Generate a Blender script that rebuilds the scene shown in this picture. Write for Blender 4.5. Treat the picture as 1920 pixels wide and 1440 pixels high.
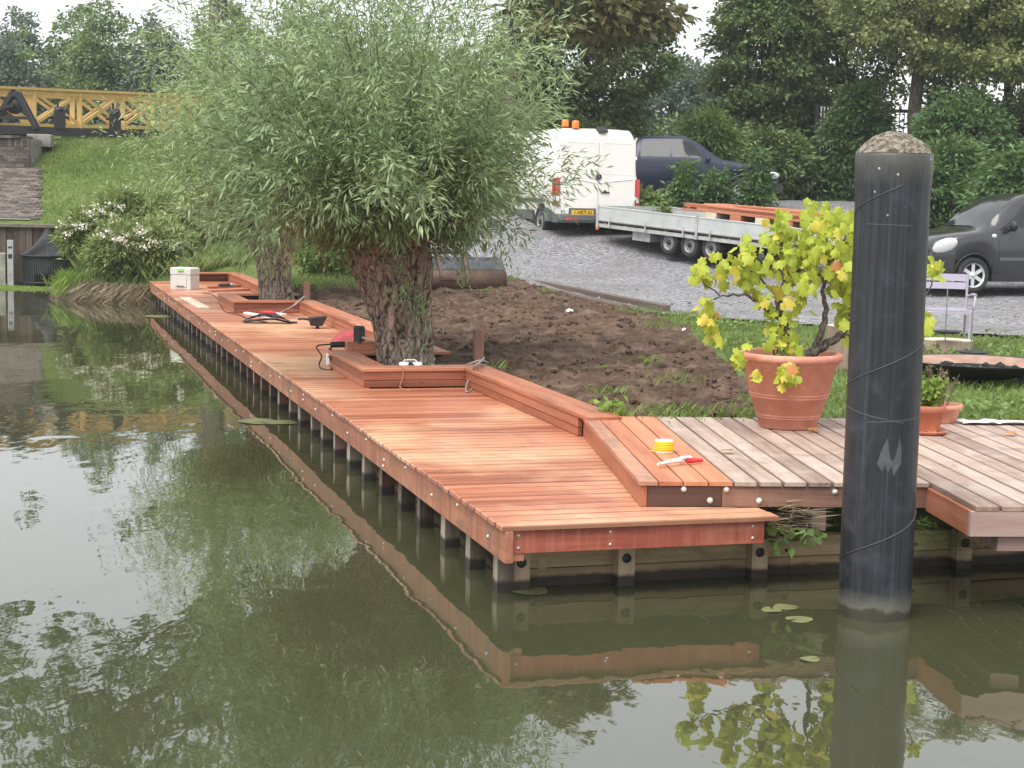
import bpy, math, random
import numpy as np
from mathutils import Vector, Matrix, noise as mnoise
R = random.Random(7)
NR = np.random.RandomState(11)
PI = math.pi
for o in list(bpy.data.objects):
    bpy.data.objects.remove(o)
SC = bpy.context.scene
COL = SC.collection

# ------------------------------------------------------------------ camera
F_PX, PITCH, ROLL, CAM_H = 3141.7, 0.1111, 0.0200, 2.275
cd = bpy.data.cameras.new('camera')
cam = bpy.data.objects.new('camera', cd)
COL.objects.link(cam)
fw = Vector((0, math.cos(PITCH), -math.sin(PITCH)))
up0 = Vector((0, math.sin(PITCH), math.cos(PITCH)))
rt0 = Vector((1, 0, 0))
rt = rt0 * math.cos(ROLL) + up0 * math.sin(ROLL)
up = up0 * math.cos(ROLL) - rt0 * math.sin(ROLL)
cam.matrix_world = Matrix(((rt.x, up.x, -fw.x, 0), (rt.y, up.y, -fw.y, 0), (rt.z, up.z, -fw.z, CAM_H), (0, 0, 0, 1)))
cd.sensor_width = 36
cd.lens = F_PX / 1920 * 36
cd.clip_start = .1
cd.clip_end = 2000
SC.camera = cam
SC.render.resolution_x, SC.render.resolution_y = 1024, 768

# ------------------------------------------------------------------ light: overcast noon
SUN_EL, SUN_AZ = math.radians(58), math.radians(215)      # azimuth measured clockwise from +Y
w = bpy.data.worlds.new('World')
SC.world = w
w.use_nodes = True
wn, wl = w.node_tree.nodes, w.node_tree.links
bg = wn['Background']
sky = wn.new('ShaderNodeTexSky')
sky.sky_type = 'NISHITA'
sky.sun_disc = False
sky.sun_elevation = SUN_EL
sky.sun_rotation = SUN_AZ
sky.air_density = 1.0
sky.dust_density = 1.0
sky.ozone_density = 1.0
# closed cloud deck in front of the blue: pale, a little uneven, everywhere the same
wtc = wn.new('ShaderNodeTexCoord')
cn = wn.new('ShaderNodeTexNoise'); cn.inputs['Scale'].default_value = 2.2; cn.inputs['Detail'].default_value = 5
wl.new(wtc.outputs['Generated'], cn.inputs['Vector'])
cr_ = wn.new('ShaderNodeValToRGB')
cr_.color_ramp.elements[0].position = .3; cr_.color_ramp.elements[0].color = (.90, .925, .955, 1)
cr_.color_ramp.elements[1].position = .7; cr_.color_ramp.elements[1].color = (1, 1, 1, 1)
wl.new(cn.outputs['Fac'], cr_.inputs[0])
csc = wn.new('ShaderNodeVectorMath'); csc.operation = 'SCALE'; csc.inputs['Scale'].default_value = 5.0
wl.new(cr_.outputs[0], csc.inputs[0])
wmx = wn.new('ShaderNodeMix'); wmx.data_type = 'RGBA'; wmx.inputs[0].default_value = .90
wl.new(sky.outputs[0], wmx.inputs[6]); wl.new(csc.outputs[0], wmx.inputs[7])
wl.new(wmx.outputs[2], bg.inputs[0])
bg.inputs[1].default_value = .10
sd = bpy.data.lights.new('sun', 'SUN')
sd.energy = 1.5
sd.angle = math.radians(50)
sd.color = (1, .965, .91)
so = bpy.data.objects.new('sun', sd)
COL.objects.link(so)
sdir = Vector((math.sin(SUN_AZ) * math.cos(SUN_EL), math.cos(SUN_AZ) * math.cos(SUN_EL), math.sin(SUN_EL)))
so.rotation_euler = sdir.to_track_quat('Z', 'Y').to_euler()
so.location = (0, -5, 40)
SC.view_settings.view_transform = 'Standard'
SC.view_settings.look = 'None'
SC.view_settings.exposure = 1.5
SC.view_settings.gamma = 1.0
SC.view_settings.use_curve_mapping = False
SC.render.engine = 'CYCLES'
SC.cycles.max_bounces = 8
SC.cycles.transparent_max_bounces = 6
SC.cycles.caustics_reflective = False
SC.cycles.caustics_refractive = False

# ------------------------------------------------------------------ frames of reference
PSI, PSI2 = .2893, .0768
def frame(ox, oy, a):
    ca, sa = math.cos(a), math.sin(a)
    def f(x, y, z=0.0): return Vector((ox + ca * x - sa * y, oy + sa * x + ca * y, z))
    def inv(X, Y):
        dx, dy = X - ox, Y - oy
        return ca * dx + sa * dy, -sa * dx + ca * dy
    return f, inv
DK, DKI = frame(-.0185, 9.1723, PSI)           # lower deck: x across, y along
UD, UDI = frame(1.0239, 9.9037, PSI2)          # upper deck
ZD, ZU = .46, .62

# ------------------------------------------------------------------ mesh helpers
class MB:
    def __init__(s): s.v, s.f, s.sm = [], [], []
    def add(s, vs, fs, smooth=False):
        b = len(s.v)
        s.v += [tuple(p) for p in vs]
        s.f += [tuple(i + b for i in q) for q in fs]
        s.sm += [smooth] * len(fs)
        return s
    def box(s, x0, x1, y0, y1, z0, z1, ch=0.0, M=None):
        if ch <= 0:
            P = [(x0, y0, z0), (x1, y0, z0), (x1, y1, z0), (x0, y1, z0), (x0, y0, z1), (x1, y0, z1), (x1, y1, z1), (x0, y1, z1)]
            Fc = [(3, 2, 1, 0), (4, 5, 6, 7), (0, 1, 5, 4), (1, 2, 6, 5), (2, 3, 7, 6), (3, 0, 4, 7)]
        else:
            c = ch
            P = [(x0, y0, z0), (x1, y0, z0), (x1, y1, z0), (x0, y1, z0),
                 (x0, y0, z1 - c), (x1, y0, z1 - c), (x1, y1, z1 - c), (x0, y1, z1 - c),
                 (x0 + c, y0 + c, z1), (x1 - c, y0 + c, z1), (x1 - c, y1 - c, z1), (x0 + c, y1 - c, z1)]
            Fc = [(3, 2, 1, 0), (0, 1, 5, 4), (1, 2, 6, 5), (2, 3, 7, 6), (3, 0, 4, 7),
                  (4, 5, 9, 8), (5, 6, 10, 9), (6, 7, 11, 10), (7, 4, 8, 11), (8, 9, 10, 11)]
        if M is not None: P = [M @ Vector(p) for p in P]
        return s.add(P, Fc)
    def hexa(s, P):
        return s.add(P, [(3, 2, 1, 0), (4, 5, 6, 7), (0, 1, 5, 4), (1, 2, 6, 5), (2, 3, 7, 6), (3, 0, 4, 7)])
    def prism(s, poly, a0, a1, axis='z', smooth=False):
        n = len(poly)
        def mk(p, a):
            return {'z': (p[0], p[1], a), 'x': (a, p[0], p[1]), 'y': (p[0], a, p[1])}[axis]
        P = [mk(p, a0) for p in poly] + [mk(p, a1) for p in poly]
        b = len(s.v)
        s.add(P, [])
        sides = [(i, (i + 1) % n, n + (i + 1) % n, n + i) for i in range(n)]
        s.f += [tuple(i + b for i in q) for q in sides]; s.sm += [smooth] * n
        s.f += [tuple(b + i for i in reversed(range(n))), tuple(b + n + i for i in range(n))]; s.sm += [False] * 2
        return s
    def tube(s, pts, rad, seg=8, cap=True, smooth=True):
        pts = [Vector(p) for p in pts]
        if not isinstance(rad, (list, tuple)): rad = [rad] * len(pts)
        rings = []
        t0 = (pts[1] - pts[0]).normalized()
        a = t0.orthogonal().normalized()
        for i, p in enumerate(pts):
            t = (pts[min(i + 1, len(pts) - 1)] - pts[max(i - 1, 0)]).normalized()
            a = (a - t * a.dot(t))
            if a.length < 1e-5: a = t.orthogonal()
            a.normalize()
            b = t.cross(a)
            rings.append([p + (a * math.cos(2 * PI * k / seg) + b * math.sin(2 * PI * k / seg)) * rad[i] for k in range(seg)])
        V = [q for r in rings for q in r]
        Fc = [(i * seg + k, i * seg + (k + 1) % seg, (i + 1) * seg + (k + 1) % seg, (i + 1) * seg + k) for i in range(len(pts) - 1) for k in range(seg)]
        s.add(V, Fc, smooth)
        if cap:
            n = len(pts)
            s.add(rings[0], [tuple(reversed(range(seg)))]); s.add(rings[-1], [tuple(range(seg))])
        return s
    def lathe(s, prof, seg=24, c=(0, 0, 0), axis='z', smooth=True, arc=None):
        V = []
        for r, z in prof:
            for k in range(seg):
                t = 2 * PI * k / seg
                a, b = r * math.cos(t), r * math.sin(t)
                p = {'z': (a, b, z), 'y': (a, z, b), 'x': (z, a, b)}[axis]
                V.append((p[0] + c[0], p[1] + c[1], p[2] + c[2]))
        flip = axis == 'y'
        Fc = []
        for i in range(len(prof) - 1):
            for k in range(seg):
                q = (i * seg + k, i * seg + (k + 1) % seg, (i + 1) * seg + (k + 1) % seg, (i + 1) * seg + k)
                Fc.append(q[::-1] if flip else q)
        return s.add(V, Fc, smooth)
    def grid(s, P, smooth=True, flip=False):
        n, m = len(P), len(P[0])
        V = [q for r in P for q in r]
        Fc = []
        for i in range(n - 1):
            for j in range(m - 1):
                q = (i * m + j, i * m + j + 1, (i + 1) * m + j + 1, (i + 1) * m + j)
                Fc.append(q[::-1] if flip else q)
        return s.add(V, Fc, smooth)
    def mesh(s, name):
        me = bpy.data.meshes.new(name)
        me.from_pydata(s.v, [], s.f)
        me.polygons.foreach_set('use_smooth', s.sm)
        me.update()
        return me

def quads_mesh(name, V, k=4, smooth=False):
    """V (N,k,3): N separate k-gons."""
    V = np.asarray(V, np.float32)
    n = len(V)
    me = bpy.data.meshes.new(name)
    me.vertices.add(n * k)
    me.vertices.foreach_set('co', V.reshape(-1))
    me.loops.add(n * k)
    me.loops.foreach_set('vertex_index', np.arange(n * k, dtype=np.int32))
    me.polygons.add(n)
    me.polygons.foreach_set('loop_start', np.arange(0, n * k, k, dtype=np.int32))
    me.polygons.foreach_set('loop_total', np.full(n, k, np.int32))
    me.update(calc_edges=True)
    me.validate()
    return me

def link(name, data, mat=None, parent=None, loc=None, rot=None):
    o = bpy.data.objects.new(name, data)
    COL.objects.link(o)
    if mat is not None and data is not None and len(data.materials) == 0: data.materials.append(mat)
    if parent is not None: o.parent = parent
    if loc is not None: o.location = loc
    if rot is not None: o.rotation_euler = rot
    return o
def part(name, mb, mat, parent, loc=None, rot=None, label=None, kind=None):
    me = mb.mesh(name) if isinstance(mb, MB) else mb
    o = link(name, me, mat, parent, loc, rot)
    if label: o['label'] = label
    if kind: o['kind'] = kind
    return o
def tag(o, label, cat, group=None, kind=None):
    if label: o['label'] = label
    if cat: o['category'] = cat
    if group: o['group'] = group
    if kind: o['kind'] = kind
    return o
def thing(name, label, cat, loc=(0, 0, 0), rot=(0, 0, 0), group=None):
    o = bpy.data.objects.new(name, None)
    o.empty_display_size = .2
    COL.objects.link(o)
    o.location = loc
    o.rotation_euler = rot if isinstance(rot, (tuple, list)) else (0, 0, rot)
    return tag(o, label, cat, group)
def solo(name, label, cat, mb, mat, loc=(0, 0, 0), rot=(0, 0, 0), group=None):
    me = mb.mesh(name) if isinstance(mb, MB) else mb
    return tag(link(name, me, mat, None, loc, rot if isinstance(rot, (tuple, list)) else (0, 0, rot)), label, cat, group)
def structure(name, me, mat):
    return tag(link(name, me.mesh(name) if isinstance(me, MB) else me, mat), None, None, None, 'structure')
def copy_tree(o, parent=None):
    c = o.copy(); COL.objects.link(c)
    c.parent = parent
    for ch in list(o.children): copy_tree(ch, c)
    return c

# ------------------------------------------------------------------ materials
def newmat(name):
    m = bpy.data.materials.new(name); m.use_nodes = True
    nt = m.node_tree
    return m, nt.nodes, nt.links, nt.nodes['Principled BSDF']
def ramp(n, stops):
    r = n.new('ShaderNodeValToRGB')
    e = r.color_ramp.elements
    while len(e) < len(stops): e.new(.5)
    for k, (p, c) in enumerate(stops):
        e[k].position = p
        e[k].color = (c[0], c[1], c[2], 1) if not isinstance(c, (int, float)) else (c, c, c, 1)
    return r
def mixc(n, l, a, b, fac, mode='MIX'):
    m = n.new('ShaderNodeMix'); m.data_type = 'RGBA'; m.blend_type = mode
    for sck, v in ((m.inputs[6], a), (m.inputs[7], b)):
        if hasattr(v, 'is_output'): l.new(v, sck)
        else: sck.default_value = (v[0], v[1], v[2], 1)
    if hasattr(fac, 'is_output'): l.new(fac, m.inputs[0])
    else: m.inputs[0].default_value = fac
    return m.outputs[2]
def tnoise(n, l, vec, scale, detail=4, rough=.55, dist=0.0):
    t = n.new('ShaderNodeTexNoise')
    t.inputs['Scale'].default_value = scale; t.inputs['Detail'].default_value = detail
    t.inputs['Roughness'].default_value = rough; t.inputs['Distortion'].default_value = dist
    if vec is not None: l.new(vec, t.inputs['Vector'])
    return t.outputs['Fac']
def mathn(n, l, op, a, b=None, clamp=False):
    m = n.new('ShaderNodeMath'); m.operation = op; m.use_clamp = clamp
    for i, v in enumerate((a, b)):
        if v is None: continue
        if hasattr(v, 'is_output'): l.new(v, m.inputs[i])
        else: m.inputs[i].default_value = v
    return m.outputs[0]
def bump(n, l, p, h, strength=.4, dist=.01):
    b = n.new('ShaderNodeBump')
    b.inputs['Strength'].default_value = strength; b.inputs['Distance'].default_value = dist
    l.new(h, b.inputs['Height']); l.new(b.outputs[0], p.inputs['Normal'])
def plain(name, c, rough=.6, metal=0.0, var=.12, scale=6.0, bmp=.15, bscale=60.0, bdist=.003, coat=0.0, spec=.5):
    m, n, l, p = newmat(name)
    tc = n.new('ShaderNodeTexCoord')
    f = tnoise(n, l, tc.outputs['Object'], scale, 5)
    lo = [max(0, x * (1 - var)) for x in c]; hi = [min(1, x * (1 + var)) for x in c]
    r = ramp(n, [(.3, lo), (.7, hi)])
    l.new(f, r.inputs[0]); l.new(r.outputs[0], p.inputs['Base Color'])
    p.inputs['Roughness'].default_value = rough; p.inputs['Metallic'].default_value = metal
    p.inputs['Specular IOR Level'].default_value = spec
    if coat: p.inputs['Coat Weight'].default_value = coat; p.inputs['Coat Roughness'].default_value = .05
    if bmp: bump(n, l, p, tnoise(n, l, tc.outputs['Object'], bscale, 3), bmp, bdist)
    return m
def wood(name, cols, axis=0, rough=.55, per=.35, grain=1.0, patch=None, stain=None, bmp=.35, spec=.4, streak=None, wet=None, edge=None):
    """Board wood; axis = local direction of the grain; every object gets its own figure through Object Info random."""
    m, n, l, p = newmat(name)
    tc = n.new('ShaderNodeTexCoord'); oi = n.new('ShaderNodeObjectInfo'); ge = n.new('ShaderNodeNewGeometry')
    mp = n.new('ShaderNodeMapping'); mp.vector_type = 'POINT'
    s = [14.0 * grain] * 3; s[axis] = .9 * grain
    mp.inputs['Scale'].default_value = s
    off = n.new('ShaderNodeCombineXYZ')
    k = mathn(n, l, 'MULTIPLY', oi.outputs['Random'], 97.0)
    for i in range(3): l.new(k, off.inputs[i])
    va = n.new('ShaderNodeVectorMath'); va.operation = 'ADD'
    l.new(tc.outputs['Object'], mp.inputs['Vector']); l.new(mp.outputs[0], va.inputs[0]); l.new(off.outputs[0], va.inputs[1])
    g = tnoise(n, l, va.outputs[0], 1.0, 6, .6, .4)
    fine = tnoise(n, l, va.outputs[0], 5.0, 3, .6)
    gf = mathn(n, l, 'ADD', mathn(n, l, 'MULTIPLY', g, .75), mathn(n, l, 'MULTIPLY', fine, .25))
    # board-to-board shift
    sh = mathn(n, l, 'MULTIPLY', mathn(n, l, 'SUBTRACT', oi.outputs['Random'], .5), per)
    gf2 = mathn(n, l, 'ADD', gf, sh, True)
    r = ramp(n, [(.25, cols[0]), (.5, cols[1]), (.78, cols[2])])
    l.new(gf2, r.inputs[0])
    c = r.outputs[0]
    if patch:       # dry, dusty areas of their own shape
        pc, sc_, lo, hi, amt = patch
        f = tnoise(n, l, ge.outputs['Position'], sc_, 4, .6, .5)
        rr = ramp(n, [(lo, 0.0), (hi, 1.0)]); l.new(f, rr.inputs[0])
        c = mixc(n, l, c, pc, mathn(n, l, 'MULTIPLY', rr.outputs[0], amt))
    if stain:
        pc, sc_, lo, hi, amt = stain
        f = tnoise(n, l, ge.outputs['Position'], sc_, 5, .65, 1.2)
        rr = ramp(n, [(lo, 0.0), (hi, 1.0)]); l.new(f, rr.inputs[0])
        c = mixc(n, l, c, pc, mathn(n, l, 'MULTIPLY', rr.outputs[0], amt))
    if edge:        # damp, dirty long edges of the board
        ax, wdt, ec, ew, amt = edge
        so_ = n.new('ShaderNodeSeparateXYZ'); l.new(tc.outputs['Object'], so_.inputs[0])
        dd = mathn(n, l, 'MINIMUM', so_.outputs[ax], mathn(n, l, 'SUBTRACT', wdt, so_.outputs[ax]))
        dd = mathn(n, l, 'ADD', dd, mathn(n, l, 'MULTIPLY', mathn(n, l, 'SUBTRACT', tnoise(n, l, ge.outputs['Position'], 5, 4), .5), ew * 1.1))
        mr = n.new('ShaderNodeMapRange'); mr.inputs[1].default_value = ew; mr.inputs[2].default_value = ew * .3; l.new(dd, mr.inputs[0])
        c = mixc(n, l, c, ec, mathn(n, l, 'MULTIPLY', mr.outputs[0], amt))
    if streak:      # rain and tannin runs down the face
        pc, amt = streak
        mq = n.new('ShaderNodeMapping'); mq.inputs['Scale'].default_value = (9, 9, .9); l.new(ge.outputs['Position'], mq.inputs['Vector'])
        f = tnoise(n, l, mq.outputs[0], 1.5, 5, .7, .3)
        rr = ramp(n, [(.46, 0.0), (.62, 1.0)]); l.new(f, rr.inputs[0])
        c = mixc(n, l, c, pc, mathn(n, l, 'MULTIPLY', rr.outputs[0], amt))
    if wet:         # soaked, black band just above the water
        sz = n.new('ShaderNodeSeparateXYZ'); l.new(ge.outputs['Position'], sz.inputs[0])
        jz = mathn(n, l, 'ADD', sz.outputs[2], mathn(n, l, 'MULTIPLY', mathn(n, l, 'SUBTRACT', tnoise(n, l, ge.outputs['Position'], 7, 3), .5), .05))
        mr = n.new('ShaderNodeMapRange'); mr.inputs[1].default_value = wet + .015; mr.inputs[2].default_value = wet - .01; l.new(jz, mr.inputs[0])
        c = mixc(n, l, c, (.018, .015, .012), mathn(n, l, 'MULTIPLY', mr.outputs[0], .93))
    l.new(c, p.inputs['Base Color'])
    rr2 = ramp(n, [(.3, rough - .12), (.7, rough + .12)]); l.new(g, rr2.inputs[0]); l.new(rr2.outputs[0], p.inputs['Roughness'])
    p.inputs['Specular IOR Level'].default_value = spec
    bump(n, l, p, gf, bmp, .006)
    return m
def leafmat(name, dark, light, trans=.3, tint=None, rough=.5, clump=.6, amt=.6):
    m, n, l, p = newmat(name)
    ge = n.new('ShaderNodeNewGeometry')
    f = mathn(n, l, 'ADD', mathn(n, l, 'MULTIPLY', ge.outputs['Random Per Island'], .6), mathn(n, l, 'MULTIPLY', tnoise(n, l, ge.outputs['Position'], clump, 3), amt))
    f = mathn(n, l, 'SUBTRACT', f, .1, True)
    r = ramp(n, [(.1, dark), (.85, light)] if tint is None else [(.1, dark), (.86, light), (.97, tint)])
    l.new(f, r.inputs[0])
    l.new(r.outputs[0], p.inputs['Base Color'])
    p.inputs['Roughness'].default_value = rough
    p.inputs['Specular IOR Level'].default_value = .35
    if trans:
        t = n.new('ShaderNodeBsdfTranslucent'); l.new(mixc(n, l, r.outputs[0], (1, 1, .3), .12), t.inputs[0])
        mx = n.new('ShaderNodeMixShader'); mx.inputs[0].default_value = trans
        l.new(p.outputs[0], mx.inputs[1]); l.new(t.outputs[0], mx.inputs[2])
        l.new(mx.outputs[0], n['Material Output'].inputs['Surface'])
    return m

M = {}
M['deck'] = wood('fresh_red_hardwood', [(0.254, 0.0791, 0.041), (0.47, 0.168, 0.0918), (0.62, 0.284, 0.176)], 0, .36, .30, 1.5,
                 patch=((.74, .46, .28), .55, .47, .64, .75), stain=((.27, .10, .085), 1.3, .56, .68, .5), bmp=.25, edge=(1, .1385, (.15, .055, .03), .014, .62))
M['deck_y'] = wood('fresh_red_hardwood_long', [(.20, .065, .032), (.40, .15, .08), (.54, .25, .15)], 1, .5, .3,
                   patch=((.56, .33, .22), 1.1, .5, .7, .5))
M['cap_x'] = wood('red_hardwood_cap', [(.24, .075, .038), (.45, .17, .09), (.60, .28, .17)], 0, .5, .3, stain=((.30, .15, .10), 4, .52, .64, .55))
M['cap_y'] = wood('red_hardwood_cap_long', [(.24, .075, .038), (.45, .17, .09), (.60, .28, .17)], 1, .5, .3, stain=((.30, .15, .10), 4, .52, .64, .55))
M['board_x'] = wood('dark_red_board', [(.15, .045, .025), (.29, .09, .05), (.42, .17, .10)], 0, .55, .3)
M['board_y'] = wood('dark_red_board_long', [(.19, .06, .03), (.36, .125, .065), (.50, .21, .12)], 1, .55, .3)
M['fascia'] = wood('stained_red_fascia', [(.22, .085, .05), (.43, .18, .105), (.56, .28, .17)], 1, .6, .3,
                   stain=((.20, .13, .10), 3.0, .50, .64, .7), streak=((.25, .10, .055), .75))
M['front_fascia'] = wood('deep_red_fascia', [(.24, .05, .033), (.40, .10, .065), (.52, .19, .125)], 0, .45, .2, .8, streak=((.50, .20, .13), .6))
M['dark_fascia'] = wood('dark_brown_fascia', [(0.0675, 0.033, 0.027), (0.128, 0.063, 0.048), (0.195, 0.105, 0.0825)], 0, .55, .2)
M['brown_fascia'] = wood('brown_fascia', [(.15, .075, .055), (.29, .16, .115), (.42, .25, .19)], 0, .6, .2, streak=((.20, .10, .07), .5))
M['weathered'] = wood('weathered_deck_board', [(0.186, 0.129, 0.1), (0.358, 0.258, 0.207), (0.53, 0.409, 0.344)], 1, .6, .34, 1.3,
                      patch=((.60, .52, .47), 1.6, .52, .70, .45), stain=((.22, .14, .105), 2.6, .54, .66, .55), edge=(0, .139, (.16, .11, .09), .012, .6))
M['weath_end'] = wood('weathered_fascia', [(.20, .12, .10), (.36, .24, .21), (.46, .34, .30)], 0, .65, .2)
M['quay'] = wood('wet_grey_quay_board', [(0.23, 0.165, 0.0897), (0.483, 0.355, 0.203), (0.69, 0.53, 0.32)], 0, .6, .3,
                 stain=((.17, .17, .085), 3.0, .50, .64, .6), wet=.06)
M['post'] = wood('grey_brown_post', [(0.0558, 0.0406, 0.0275), (0.136, 0.104, 0.077), (0.248, 0.203, 0.16)], 2, .65, .5, wet=.065)  # with post_red, darkened for the shade under the deck
M['post_lit'] = wood('weathered_lit_post_face', [(.14, .11, .085), (.29, .24, .19), (.44, .38, .31)], 2, .65, .5, wet=.065)  # paler copy for the water side: weathered, with sky light put into the colour
M['quay_post'] = wood('pale_quay_post', [(0.269, 0.19, 0.128), (0.493, 0.37, 0.246), (0.672, 0.52, 0.365)], 2, .65, .3, wet=.06)
M['post_red'] = wood('reddish_post', [(0.0675, 0.028, 0.021), (0.15, 0.0665, 0.049), (0.255, 0.14, 0.112)], 2, .65, .4, wet=.065)
M['stake'] = wood('stake_wood', [(.16, .075, .05), (.30, .16, .11), (.42, .25, .19)], 2, .65, .2)
M['sleeper'] = wood('brown_sleeper', [(.06, .042, .034), (.15, .11, .09), (.24, .18, .15)], 0, .75, .3)
M['stump'] = wood('stump_bark', [(.10, .07, .05), (.26, .19, .14), (.40, .31, .24)], 2, .8, .3, grain=1.6, bmp=.9)
M['cut'] = plain('cut_wood_face', (.66, .55, .42), .7, var=.2, scale=9)
M['logend'] = plain('log_end', (.55, .38, .25), .7, var=.25, scale=9)
M['pale_wood'] = wood('pale_plank', [(.55, .45, .33), (.70, .60, .46), (.80, .72, .58)], 1, .6, .1)
M['load'] = wood('orange_timber_load', [(0.324, 0.1, 0.0517), (0.495, 0.19, 0.0978), (0.558, 0.26, 0.161)], 0, .5, .3)
M['bolt'] = plain('galvanised_bolt', (.72, .70, .66), .45, .3, bmp=0)
M['zinc'] = plain('zinc_sheet', (0.516, 0.533, 0.516), .5, .25, .12, 3, .1, 25)
M['zinc_frame'] = plain('zinc_frame', (.50, .50, .48), .5, .35, .2, 5)
M['tyre'] = plain('tyre_rubber', (.028, .028, .03), .8, var=.3)
M['rim'] = plain('dusty_rim', (.30, .295, .285), .55, .3, .3, 9)
M['alloy'] = plain('alloy_rim', (.72, .73, .75), .3, .6, .1, bmp=0)
M['vanw'] = plain('van_white', (.83, .80, .75), .3, var=.03, coat=.6, bmp=0)
M['black_plastic'] = plain('black_plastic', (.022, .022, .024), .5, var=.2)
M['grey_plastic'] = plain('grey_plastic', (.10, .105, .11), .55, var=.15)
M['redlamp'] = plain('red_lamp', (.55, .02, .03), .15, coat=.8, bmp=0, var=.2, scale=20)
M['clearlamp'] = plain('clear_lamp', (.70, .71, .73), .12, coat=.8, bmp=0, var=.1, scale=20)
M['smoked'] = plain('smoked_lamp', (.12, .03, .035), .15, coat=.8, bmp=0)
M['orange'] = plain('orange_beacon', (.85, .22, .02), .3, coat=.4, bmp=0)
M['plate'] = plain('yellow_plate', (.78, .47, .03), .4, var=.04, bmp=0)
M['ink'] = plain('black_ink', (.02, .02, .02), .5, bmp=0)
M['glass'] = plain('car_glass', (.022, .028, .030), .05, bmp=0, spec=.45)
M['blue_car'] = plain('dark_blue_paint', (.017, .022, .045), .35, .2, .06, coat=.35, bmp=0)
M['black_car'] = plain('black_car_paint', (.036, .036, .040), .22, .2, .06, coat=.8, bmp=0)
M['yellow_paint'] = plain('ochre_yellow_paint', (.80, .53, .19), .5, var=.08, scale=3, bmp=.1)
M['iron'] = plain('black_iron', (.018, .018, .02), .5, var=.3)
M['steel'] = plain('grey_steel', (.30, .31, .32), .45, .5, .25)
M['rusty'] = plain('rusty_steel', (0.145, 0.0828, 0.0627), .6, .2, .4, 4, .4, 30)
M['darksteel'] = plain('scuffed_dark_steel', (.075, .08, .09), .4, .4, .5, 7, .2, 40)
M['rustplate'] = plain('rust_fire_plate', (.33, .20, .15), .75, 0, .3, 5)
M['charcoal'] = plain('charcoal', (.015, .014, .014), .9, bmp=.8)
M['lav'] = plain('lavender_metal', (.40, .37, .46), .45, var=.06, bmp=0)
M['red_plastic'] = plain('red_plastic', (.62, .03, .035), .35, bmp=0)
M['pink_red'] = plain('faded_red_cloth', (0.357, 0.057, 0.063), .8, var=.25, scale=14)
M['yellow_wire'] = plain('yellow_wire', (.85, .62, .02), .45, bmp=.5, bscale=120)
M['white_plastic'] = plain('white_plastic', (.78, .78, .77), .4, var=.05, bmp=0)
M['crate'] = plain('pale_grey_crate', (.60, .60, .57), .5, var=.06, bmp=0)
M['green_plastic'] = plain('green_plastic', (.25, .62, .10), .4, bmp=0)
M['cable_grey'] = plain('grey_cable', (.33, .31, .28), .6)
M['cord_brown'] = plain('brown_cord', (.42, .20, .10), .7)
M['concrete'] = plain('mossy_concrete', (.27, .255, .22), .85, 0, .35, 4, .6, 25, .01)
M['concrete2'] = plain('grey_painted_steel', (.34, .34, .33), .7, 0, .2, 6)
M['lockboard'] = wood('dark_lock_board', [(.028, .02, .015), (.07, .05, .037), (.13, .10, .08)], 2, .8, .4, wet=.06)
M['coping'] = plain('brown_coping', (.15, .125, .10), .8, 0, .3, 3, .5, 20, .01)
M['stain_wood'] = wood('dark_sheet_boards', [(.05, .035, .027), (.12, .085, .065), (.20, .15, .12)], 2, .8, .3)

def terracotta(name, c, lo):
    m, n, l, p = newmat(name)
    tc = n.new('ShaderNodeTexCoord')
    f = tnoise(n, l, tc.outputs['Object'], 3.5, 6, .65)
    r = ramp(n, [(.3, lo), (.55, c), (.72, [min(1, x * 1.25 + .05) for x in c])]); l.new(f, r.inputs[0])
    f2 = tnoise(n, l, tc.outputs['Object'], 8, 6, .7, .8)
    rr = ramp(n, [(.62, 0.0), (.72, 1.0)]); l.new(f2, rr.inputs[0])
    l.new(mixc(n, l, r.outputs[0], (.68, .5, .44), mathn(n, l, 'MULTIPLY', rr.outputs[0], .55)), p.inputs['Base Color'])
    p.inputs['Roughness'].default_value = .75
    bump(n, l, p, tnoise(n, l, tc.outputs['Object'], 40, 4), .25, .004)
    return m
M['terra'] = terracotta('terracotta', (.56, .235, .16), (.42, .165, .11))
M['terra2'] = terracotta('terracotta_dark', (.50, .18, .10), (.38, .13, .075))

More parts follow.
